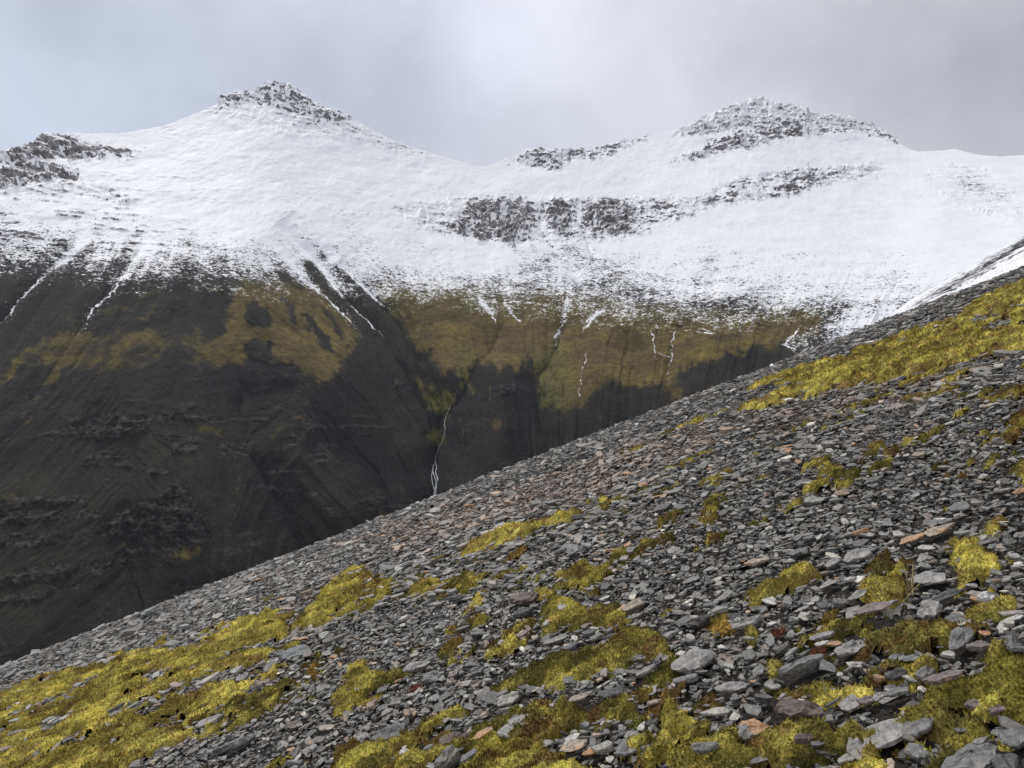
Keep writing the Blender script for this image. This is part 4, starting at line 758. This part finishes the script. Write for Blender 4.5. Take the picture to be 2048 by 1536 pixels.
def build_scree(name, spec, label):
    VS, FS, TS, RS = [], [], [], []; off = 0
    for (n, y0, y1, dmin, dmax, med, sig, k, rings, lift, jit) in spec:
        xx, yy, d = scatter(n, y0, y1, dmin, dmax, med, sig, k, rings, lift, jit)
        im = in_moss(xx, yy); keepm = ~im | (RNG.random(n) < 0.03); keepm &= (thin_cover(xx, yy) < 0.0) | (yy > 8.5) | (RNG.random(n) < 0.28)
        for (bx, by, br) in BIGS: keepm &= np.hypot(xx-bx, yy-by) > br*0.42
        xx, yy, d = xx[keepm], yy[keepm], d[keepm]; n = len(xx)
        nrm = tilt_normals(xx, yy, np.full(n, jit)); yaw = RNG.uniform(0, 2*np.pi, n); T, B = frames(nrm, yaw)
        asp = RNG.uniform(0.38, 0.85, n); th = d*np.clip(RNG.normal(0.115, 0.05, n), 0.04, 0.4)
        zz = G(xx, yy)+RNG.random(n)*lift+th*0.25
        pr = np.stack([proto(k, rings, RNG) for _ in range(80)]); pi = RNG.integers(0, 80, n); P = pr[pi]
        V = (P[:, :, 0:1]*(d*0.5)[:, None, None])*T[:, None]+(P[:, :, 1:2]*(d*0.5*asp)[:, None, None])*B[:, None]+(P[:, :, 2:3]*th[:, None, None])*nrm[:, None]
        V += np.stack([xx, yy, zz], -1)[:, None]
        nv = P.shape[1]; f = ring_faces(k, len(rings), nv-2, nv-1)
        F = f[None]+(off+np.arange(n)*nv)[:, None, None]
        tp = tan_prob(xx, yy); tn = RNG.random(n) < tp
        c = GREYS[RNG.choice(len(GREYS), n, p=[.24, .18, .2, .1, .12, .13, .03])]; c2 = TANS[RNG.choice(len(TANS), n, p=[.3, .35, .1, .25])]
        c = np.where(tn[:, None], c2, c)*np.exp(RNG.normal(0, 0.30, n))[:, None]
        c = c*(0.68 if rings is R2 else 1.08); rs = (RNG.random(n) < 0.006)*RNG.uniform(0.4, 1, n)  # small lower chips coloured darker, plates lighter: shade of the gaps put into tone
        VS.append(V.reshape(-1, 3)); FS.append(F.reshape(-1, 3)); TS.append(np.repeat(c, nv, 0)); RS.append(np.repeat(rs, nv)); off += n*nv
    me = quads(name, np.concatenate(VS), np.concatenate(FS), smooth=False, mat=MAT_STONE, attrs={'tone': ('POINT', np.concatenate(TS)), 'rust': ('POINT', np.concatenate(RS))})
    o = link(name, me, kind='stuff', label=label, cat='scree')

# single stones read off the photo: px, py, width px, depth/width, thickness/width, yaw deg, tone, rust, label, ref
PG, DG, MG, CR, BR, PK, OR, WH = (0.27, 0.262, 0.245), (0.085, 0.083, 0.080), (0.18, 0.177, 0.168), (0.34, 0.29, 0.23), (0.12, 0.092, 0.078), (0.19, 0.155, 0.15), (0.38, 0.24, 0.14), (0.48, 0.48, 0.46)
HERO = [
 (1045, 1448, 118, .75, .16, 10, PG, 0, 'broad grey cracked slab set in the large puffy moss mound', 'cracked slab'),
 (896, 1520, 62, .85, .75, 40, (0.20, 0.19, 0.165), 0, 'blocky pale lichened boulder at the bottom edge', 'lichened boulder'),
 (905, 1476, 66, .7, .3, 20, BR, 0, 'purplish brown slab directly behind the lichened boulder', 'purplish slab'),
 (967, 1484, 42, .6, .14, 30, OR, .9, 'orange flat stone lying in the large puffy moss mound', 'orange stone in the moss'),
 (1150, 1482, 56, .7, .14, 0, CR, .2, 'cream slab right of the large puffy moss mound', 'cream slab'),
 (1187, 1490, 42, .6, .2, 10, OR, .8, 'mottled orange stone touching the cream slab', 'mottled orange stone'),
 (1257, 1488, 58, .8, .3, 50, MG, 0, 'angular mid grey stone right of the mottled orange stone', 'angular grey stone'),
 (1500, 1458, 66, .8, .42, 0, PG, .75, 'rounded stone with an orange top on the ragged moss carpet', 'round orange topped stone'),
 (1410, 1522, 56, .7, .4, 20, MG, 0, 'grey block half sunk in the ragged moss carpet', 'half sunk block'),
 (1598, 1416, 102, .6, .32, 160, BR, 0, 'large brown slab tilted below the bright moss ridge', 'brown slab'),
 (1765, 1462, 115, .8, .14, 10, PG, 0, 'lower of two large layered grey slabs beside the moss cone', 'lower layered slab'),
 (1832, 1446, 94, .55, .2, 15, MG, 0, 'upper dark edged slab overlapping the lower layered slab', 'upper layered slab'),
 (1935, 1512, 150, .5, .22, 30, MG, 0, 'long dark slab slanting up at the bottom right corner', 'long corner slab'),
 (2010, 1530, 84, .8, .5, 60, DG, 0, 'dark angular block in the bottom right corner', 'corner block'),
 (2030, 1470, 70, .8, .3, 20, MG, 0, 'grey slab above the dark corner block', 'slab above the corner'),
 (1925, 1272, 84, .45, .3, 38, MG, 0, 'long grey slab slanting steeply above the dark green thicket', 'slanting long slab'),
 (1702, 1292, 66, .62, .3, 12, PG, 0, 'thick pale slab right of the white and orange stones', 'thick pale slab'),
 (1602, 1330, 96, .4, .36, 8, MG, 0, 'blocky dark slab with a mossy front face', 'blocky dark slab'),
 (1645, 1264, 66, .4, .18, 6, PG, 0, 'thin pale slab just above the white stone', 'thin slab above the white stone'),
 (1642, 1279, 30, .6, .3, 0, WH, 0, 'small white stone touching an orange one', 'white stone'),
 (1668, 1277, 28, .6, .3, 0, OR, .8, 'small orange red stone touching the white one', 'orange red stone'),
 (1510, 1120, 60, .6, .2, 25, CR, .45, 'cream slab with an orange corner above the plump cushions', 'cream slab with orange corner'),
 (1714, 1104, 66, .75, .25, 20, PG, 0, 'large pale slab with a bright left edge right of centre', 'large pale slab'),
 (1862, 1148, 78, .95, .14, 60, PG, 0, 'big flat grey slab between two moss cushions', 'big flat slab'),
 (1822, 1070, 52, .6, .16, 10, OR, .7, 'flat orange stone above the moss clump on the right', 'flat orange stone'),
 (1872, 1056, 78, .4, .12, 5, CR, .35, 'long pale slab with orange stain behind the flat orange stone', 'long stained slab'),
 (1492, 1240, 64, .55, .3, 5, PG, 0, 'thick light grey slab right of the small brownish moss patch', 'thick light slab'),
 (1400, 1243, 40, .8, .65, 30, (0.05, 0.042, 0.04), 0, 'dark brown angular block standing out in the scree', 'dark brown block'),
 (1605, 1208, 42, .6, .12, 25, PG, 0, 'pale diamond shaped slab below the plump moss cushions', 'diamond slab'),
 (1758, 1350, 32, .6, .5, 120, OR, .3, 'tilted tan orange stone leaning on a dark block', 'tilted tan stone'),
 (1768, 1332, 34, .8, .6, 20, (0.07, 0.05, 0.045), 0, 'dark brown block behind the tilted tan stone', 'brown block'),
 (1792, 1340, 44, .6, .4, 10, DG, 0, 'dark grey block right of the tilted tan stone', 'dark grey block'),
 (1714, 1182, 52, .35, .16, 25, PG, 0, 'narrow pale slab left of the cushion with dry stems', 'narrow pale slab'),
 (1260, 1210, 62, .5, .2, 15, CR, .4, 'tan slab with orange patches above the central moss band', 'tan slab'),
 (1055, 1196, 66, .8, .35, 10, BR, .3, 'mottled brown block beside a golden moss clump', 'mottled brown block'),
 (1045, 1224, 42, .7, .5, 0, DG, 0, 'dark rounded block below the mottled brown block', 'dark rounded block'),
 (592, 1300, 66, .65, .1, 10, (0.15, 0.165, 0.165), 0, 'broad flat bluish slab right of the huge left mat', 'bluish slab'),
 (600, 1272, 34, .5, .12, 15, CR, .6, 'orange tinted stone above the broad bluish slab', 'orange tinted stone'),
 (622, 1256, 38, .5, .12, 10, CR, .1, 'cream stone between the golden mat and the orange tinted stone', 'cream stone'),
 (418, 1440, 58, .6, .22, 15, PG, 0, 'grey slab at the right edge of the huge left mat', 'slab at the mat edge'),
 (478, 1484, 80, .4, .25, 35, MG, 0, 'long slanting slab lower right of the huge left mat', 'long slanting slab'),
 (655, 1450, 34, .75, .2, 10, (0.36, 0.31, 0.25), .05, 'squarish cream stone above the bottom moss mound', 'squarish cream stone'),
 (308, 1516, 22, .7, .3, 40, CR, .1, 'small cream stone at the lower edge of the huge left mat', 'small cream stone'),
 (835, 1330, 60, .5, .2, 18, PG, 0, 'long pale slab right of the boot shaped moss patch', 'pale slab by the boot'),
 (862, 1352, 42, .8, .45, 70, MG, 0, 'angular upright stone below the long pale slab', 'angular upright stone'),
 (1290, 1336, 46, .6, .3, 20, PG, 0, 'pale stone wedged between the central band and dark wedge', 'wedged pale stone'),
 (1155, 1392, 72, .3, .14, 8, CR, .1, 'long cream slab above the large puffy moss mound', 'long cream slab'),
 (1105, 1302, 40, .5, .3, 10, (0.14, 0.15, 0.16), 0, 'left one of two bluish stones above the central moss band', 'left bluish stone'),
 (1140, 1290, 40, .5, .28, 25, (0.15, 0.155, 0.165), 0, 'right one of two bluish stones above the central moss band', 'right bluish stone'),
 (1230, 1384, 88, .4, .2, 5, DG, 0, 'long dark slab right of the long cream slab', 'long dark slab'),
 (1385, 1320, 84, .8, .35, 30, PG, 0, 'massive pale lichened rock right of the central moss band', 'massive pale rock'),
 (1372, 1352, 56, .7, .3, 0, MG, 0, 'grey slab under the massive pale rock', 'slab under the pale rock'),
 (1256, 914, 42, .45, .12, 15, CR, 0, 'pale cream slab near the upper edge of the slope', 'pale edge slab'),
 (1572, 889, 32, .5, .12, 5, OR, .4, 'flat orange stone in the upper right scree', 'upper orange stone'),
 (972, 966, 16, .6, 1.0, 70, MG, 0, 'tiny upright stone standing on the slope edge', 'upright edge stone'),
 (274, 1252, 34, .7, .5, 20, PG, 0, 'pale block on the slope edge above the huge mat', 'pale edge block'),
 (300, 1234, 30, .6, .7, 60, (0.10, 0.12, 0.12), 0, 'pointed dark stone on the slope edge above the pale block', 'pointed edge stone'),
 (1745, 1236, 98, .45, .12, 10, PK, 0, 'long pinkish slab with moss on its right side', 'pinkish slab'),
 (1965, 1284, 60, .5, .35, 0, PK, .25, 'pinkish stone above the dark green thicket', 'pinkish stone'),
 (2010, 1280, 56, .6, .4, 10, MG, 0, 'grey stone at the right edge above the thicket', 'grey edge stone'),
 (1950, 1402, 44, .6, .35, 0, PK, 0, 'purplish stone on the wide olive moss tongue', 'purplish stone'),
 (1992, 1406, 44, .6, .35, 20, PK, 0, 'mauve stone at the right end of the olive moss tongue', 'mauve stone'),
 (1882, 1380, 88, .45, .2, 5, PK, .15, 'broad mauve grey slab below the dark green thicket', 'mauve grey slab'),
 (1850, 1340, 60, .45, .35, 40, MG, 0, 'grey stone leaning against the dark green thicket', 'leaning grey stone'),
 (1788, 1308, 56, .5, .16, 12, (0.17, 0.185, 0.185), 0, 'left greenish grey slab above the narrow yellow moss strip', 'left greenish slab'),
 (1826, 1303, 42, .5, .16, 5, (0.17, 0.18, 0.18), 0, 'right greenish grey slab above the narrow yellow moss strip', 'right greenish slab'),
 (1464, 1370, 66, .55, .2, 5, PG, 0, 'pale slab in open scree left of the dark moss patch', 'open scree slab'),
 (1892, 1182, 66, .4, .16, 5, DG, 0, 'long dark slab below the tall domed moss cushion', 'dark slab below the dome'),
 (1972, 1216, 36, .7, .45, 30, WH, 0, 'whitish angular stone at the flat olive moss patch', 'whitish stone'),
 (2034, 1226, 24, .6, .3, 0, WH, 0, 'small bright white stone at the right edge', 'small white stone'),
 (1856, 1216, 60, .8, .4, 40, PG, 0, 'mottled grey rock under the dark slab on the right', 'mottled grey rock'),
 (1598, 1098, 46, .7, .22, 20, MG, 0, 'mid grey slab above the plump moss cushion cluster', 'slab above the cushions'),
 (1662, 1122, 44, .65, .22, 30, PG, 0, 'pale slab touching the plump moss cushion cluster', 'slab touching the cushions'),
 (1660, 1160, 44, .5, .12, 20, PG, 0, 'pale slab resting in front of the plump moss cushions', 'slab in the cushions'),
 (1735, 1394, 48, .6, .3, 20, PK, 0, 'purplish grey stone at the right end of the moss ridge', 'stone at the ridge end'),
 (1700, 1402, 56, .8, .25, 50, PG, 0, 'pale broken slab below the bright moss ridge', 'pale broken slab'),
 (1760, 1385, 36, .6, .25, 20, PG, 0, 'small grey slab between the moss ridge and the olive tongue', 'small grey slab'),
 (1795, 1375, 52, .6, .25, 15, MG, 0, 'mid grey slab above the wide olive moss tongue', 'slab above the tongue'),
 (1835, 1490, 44, .9, .3, 80, MG, 0, 'upright grey slab below the layered slabs', 'upright grey slab'),
 (1610, 1500, 40, .7, .5, 10, (0.10, 0.07, 0.065), 0, 'dark reddish stone under the olive bottom moss patch', 'dark reddish stone'),
 (2040, 1320, 50, .6, .3, 10, MG, 0, 'grey slab cut by the right edge at the thicket', 'slab in the thicket'),
]
STONES = []      # (x, y, z, d, aspect, thickness, yaw, normal, tone, rust, label, ref)
for (px, py, wpx_, asp, thk, yaw, tone, rust, lab, ref) in HERO:
    x, y = hit(px, py); d = wpx_/FPX*y*1.05
    thk *= 0.6; STONES.append([x, y, d*1.05, asp, thk*d, R(yaw), tone, rust, lab, ref, 0.10 if thk < .3 else 0.16])
BIGS = [(s[0], s[1], s[2]) for s in STONES]
# the other large stones, spread at random with room around them
want = 300-len(STONES); tries = 0
while want and tries < 60000:
    tries += 1
    y = (2.35**1.5+(10.5**1.5-2.35**1.5)*random.random())**(1/1.5); x = random.uniform(-0.66, 0.66)*y
    d = min(0.21, max(0.07, 0.088*math.exp(random.gauss(0, 0.30))))*(0.72+0.07*y)
    v = (float(G(x, y))+0.03)/y; py = 768-v*FPX
    if py > 1545 or py < 500: continue
    if any(math.hypot(x-b[0], y-b[1]) < (b[2]+d)*0.46 for b in BIGS): continue
    xa1, ya1 = np.array([x]), np.array([y])
    if in_moss(xa1, ya1, 0.0)[0] and random.random() < 0.93: continue
    tn = random.random() < tan_prob(xa1, ya1)[0]
    if tn: ti = random.randrange(4); tone = tuple(TANS[ti]); word = ('tan', 'brownish', 'buff', 'brown')[ti]
    else:
        ti = random.choices(range(6), (.26, .2, .2, .14, .1, .1))[0]; tone = tuple(GREYS[ti]); word = ('bluish grey', 'mid grey', 'dark grey', 'pale grey', 'brownish grey', 'blackish')[ti]
    rust = random.uniform(.4, .9) if random.random() < 0.05 else 0
    if rust: word = 'rust stained'
    thk = max(.08, random.gauss(.14, .06)); asp = random.uniform(.45, .9)
    shape = 'thick' if thk > .26 else ('long' if asp < .56 else ('broad' if d > .155 else 'small' if d < .095 else 'flat'))
    STONES.append([x, y, d, asp, thk*d, random.uniform(-0.9, 0.9), tone, rust, None, (word, shape), 0.13])
    BIGS.append((x, y, d)); want -= 1
# labels of the random ones: colour, form, and where they lie from the nearest landmark
LM = [(c[0], c[1], ref) for (W, lo, hi, ref, c, s_, d_) in MP]+[(s[0], s[1], s[9]) for s in STONES if s[8]]
ORD = ['nearest', 'second nearest', 'third nearest', 'fourth nearest', 'fifth nearest', 'sixth nearest', 'seventh nearest', 'eighth nearest']
buckets = {}
def pix(x, y): return 1024+FPX*x/y, 768-FPX*float(G(np.array(x), np.array(y)))/y
LMP = [(pix(a, b), r_) for a, b, r_ in LM]
for s in STONES:
    if s[8]: continue
    p = pix(s[0], s[1]); best = min(LMP, key=lambda l: math.hypot(l[0][0]-p[0], l[0][1]-p[1]))
    dx, dy = p[0]-best[0][0], p[1]-best[0][1]
    rel = ('right of' if dx > 0 else 'left of') if abs(dx) > abs(dy)*1.2 else ('below' if dy > 0 else 'above')
    buckets.setdefault((s[9], rel, best[1]), []).append((math.hypot(dx, dy), s))
for (ws, rel, ref), lst in buckets.items():
    lst.sort(key=lambda q: q[0])
    for i, (_, s) in enumerate(lst):
        s[8] = (ORD[min(i, 7)]+' of the ' if len(lst) > 1 else '')+f'{ws[1]} {ws[0]} stone'+('s' if len(lst) > 1 else '')+f' {rel} the {ref}'
KR = [(.88, -.5), (.98, -.22), (1.02, .25), (.99, .49), (.80, .52), (.55, .54), (.28, .55)]
NS = 24; RF = ring_faces(NS, len(KR), NS*len(KR), NS*len(KR)+1)
for i, (x, y, d, asp, th, yaw, tone, rust, lab, ref, jit) in enumerate(STONES):
    rng = np.random.default_rng(900+i); P = proto(NS, KR, rng, 0.35)
    # slate steps: parts of the top flake off in thin layers
    for _ in range(3):
        a = rng.uniform(0, 6.28); c_ = rng.uniform(0.1, 0.7); m_ = (P[:, 0]*math.cos(a)+P[:, 1]*math.sin(a) > c_) & (P[:, 2] > 0.1); P[m_, 2] -= rng.uniform(.12, .35)
    hero = isinstance(ref, str)
    nrm = gnormal(np.array([x]), np.array([y]))[0]*0.68+np.array([0, -0.07, 0.32])+rng.normal(0, jit*0.75, 3); nrm /= np.linalg.norm(nrm)
    T, B = frames(nrm[None], np.array([yaw]))
    z = float(G(np.array(x), np.array(y)))+0.035+th*0.42
    if hero and bool(in_moss(np.array([x]), np.array([y]))[0]): z += 0.055
    V = P[:, 0:1]*d*.5*T+P[:, 1:2]*d*.5*asp*B+P[:, 2:3]*th*nrm[None]
    tn = np.repeat(np.array([tone]), len(P), 0); rs = np.full(len(P), float(rust))
    if rust: rs = rust*sstep(-.2, .5, P[:, 0]*math.cos(i)+P[:, 1]*math.sin(i)+0.35)
    me = quads('stone', V, RF, smooth=False, mat=MAT_STONE, attrs={'tone': ('POINT', tn), 'rust': ('POINT', rs)})
    o = link('flat_stone' if th/d < 0.45 else 'stone_block', me, label=lab, cat='stone', group='large stones lying on the scree'); o.location = (x, y, z)
R3 = [(.92, -.5), (1.0, .2), (.95, .5)]; R2 = [(.95, -.5), (.99, .5)]
build_scree('scree', [
    (72000, 1.9, 6.8, .012, .06, .026, .38, 6, R2, .03, .30),
    (15000, 1.9, 6.5, .035, .12, .051, .34, 7, R3, .045, .19),
    (70000, 6.2, 13, .03, .09, .050, .30, 6, R2, .05, .25),
    (14000, 6.2, 13, .07, .24, .095, .36, 7, R3, .07, .18),
    (120000, 12.5, 31, .05, .13, .072, .28, 6, R2, .07, .22),
    (14000, 12.5, 31, .09, .42, .13, .42, 6, R3, .09, .20),
    (9000, 30, 60, .15, .35, .2, .25, 6, R2, .1, .25)], 'loose grey slate chips covering the whole near slope')

# ------------------------------------------------------------------ small plants
def tuft(px, py, n, h, col, name, label, cat, spread, group=None):
    x, y = hit(px, py); m = M(name); mt = m.fin(m.mix(m.ramp(m.noise(60, 2, .5), .35, .65), tuple(c*.6 for c in col), tuple(c*1.4 for c in col)), .9, .1)
    V = []; F = []
    for i in range(n):
        a = random.uniform(0, 6.28); r_ = spread*math.sqrt(random.random()); bx, by = r_*math.cos(a), r_*math.sin(a)*.8
        bz = float(G(np.array(x+bx), np.array(y+by)))-float(G(np.array(x), np.array(y)))+.03; hh = h*random.uniform(.5, 1.1); lx, ly = random.gauss(0, .35)*hh, random.gauss(0, .35)*hh; wd = 0.0016+0.01*h; q = random.uniform(0, 3.14)
        b0 = len(V); cx, cy = wd*math.cos(q), wd*math.sin(q)
        V += [(bx-cx, by-cy, bz), (bx+cx, by+cy, bz), (bx+lx*.5-cx, by+ly*.5-cy, bz+hh*.55), (bx+lx*.5+cx, by+ly*.5+cy, bz+hh*.55), (bx+lx, by+ly, bz+hh)]
        F += [(b0, b0+1, b0+3), (b0, b0+3, b0+2), (b0+2, b0+3, b0+4)]
    me = quads(name, np.array(V), F, mat=mt); o = link(name, me, label=label, cat=cat, group=group); o.location = (x, y, float(G(np.array(x), np.array(y))))
tuft(831, 1372, 60, .035, (.30, .10, .06), 'red_plant', 'tiny red leaved plant right of the boot shaped moss patch', 'plant', .04, 'small red plants')
tuft(1636, 1298, 60, .035, (.22, .08, .05), 'red_plant', 'tiny red leaved plant below the white and orange stones', 'plant', .035, 'small red plants')
tuft(1556, 1258, 60, .035, (.24, .09, .055), 'red_plant', 'tiny red leaved plant right of the thick light grey slab', 'plant', .035, 'small red plants')
tuft(1795, 1185, 16, .16, (.34, .27, .13), 'dry_grass', 'sparse dry stems growing out of the moss cushion by the big slab', 'grass', .10)
tuft(1654, 1380, 2, .10, (.40, .33, .22), 'dry_stem', 'single thin dry stem standing on the bright moss ridge', 'grass', .01)

# ------------------------------------------------------------------ haze of the air
def haze():
    m = bpy.data.materials.new('haze'); m.use_nodes = True; t = m.node_tree
    for n in list(t.nodes): t.nodes.remove(n)
    o = t.nodes.new('ShaderNodeOutputMaterial'); p = t.nodes.new('ShaderNodeVolumePrincipled')
    p.inputs['Color'].default_value = (0.80, 0.86, 0.96, 1); p.inputs['Density'].default_value = HAZE_D; p.inputs['Anisotropy'].default_value = 0.2
    t.links.new(p.outputs[0], o.inputs['Volume'])
    x0, x1, y0, y1, z0, z1 = -2600, 3200, -300, 3200, -1100, 900
    V = [(x, y, z) for x in (x0, x1) for y in (y0, y1) for z in (z0, z1)]
    F = [(0, 1, 3, 2), (4, 6, 7, 5), (0, 4, 5, 1), (2, 3, 7, 6), (0, 2, 6, 4), (1, 5, 7, 3)]
    me = quads('haze', np.array(V, float), F); me.materials.append(m); link('haze', me, kind='stuff', label='pale cold air veiling the snowy peaks', cat='haze')
HAZE_D = 0.00005
haze()
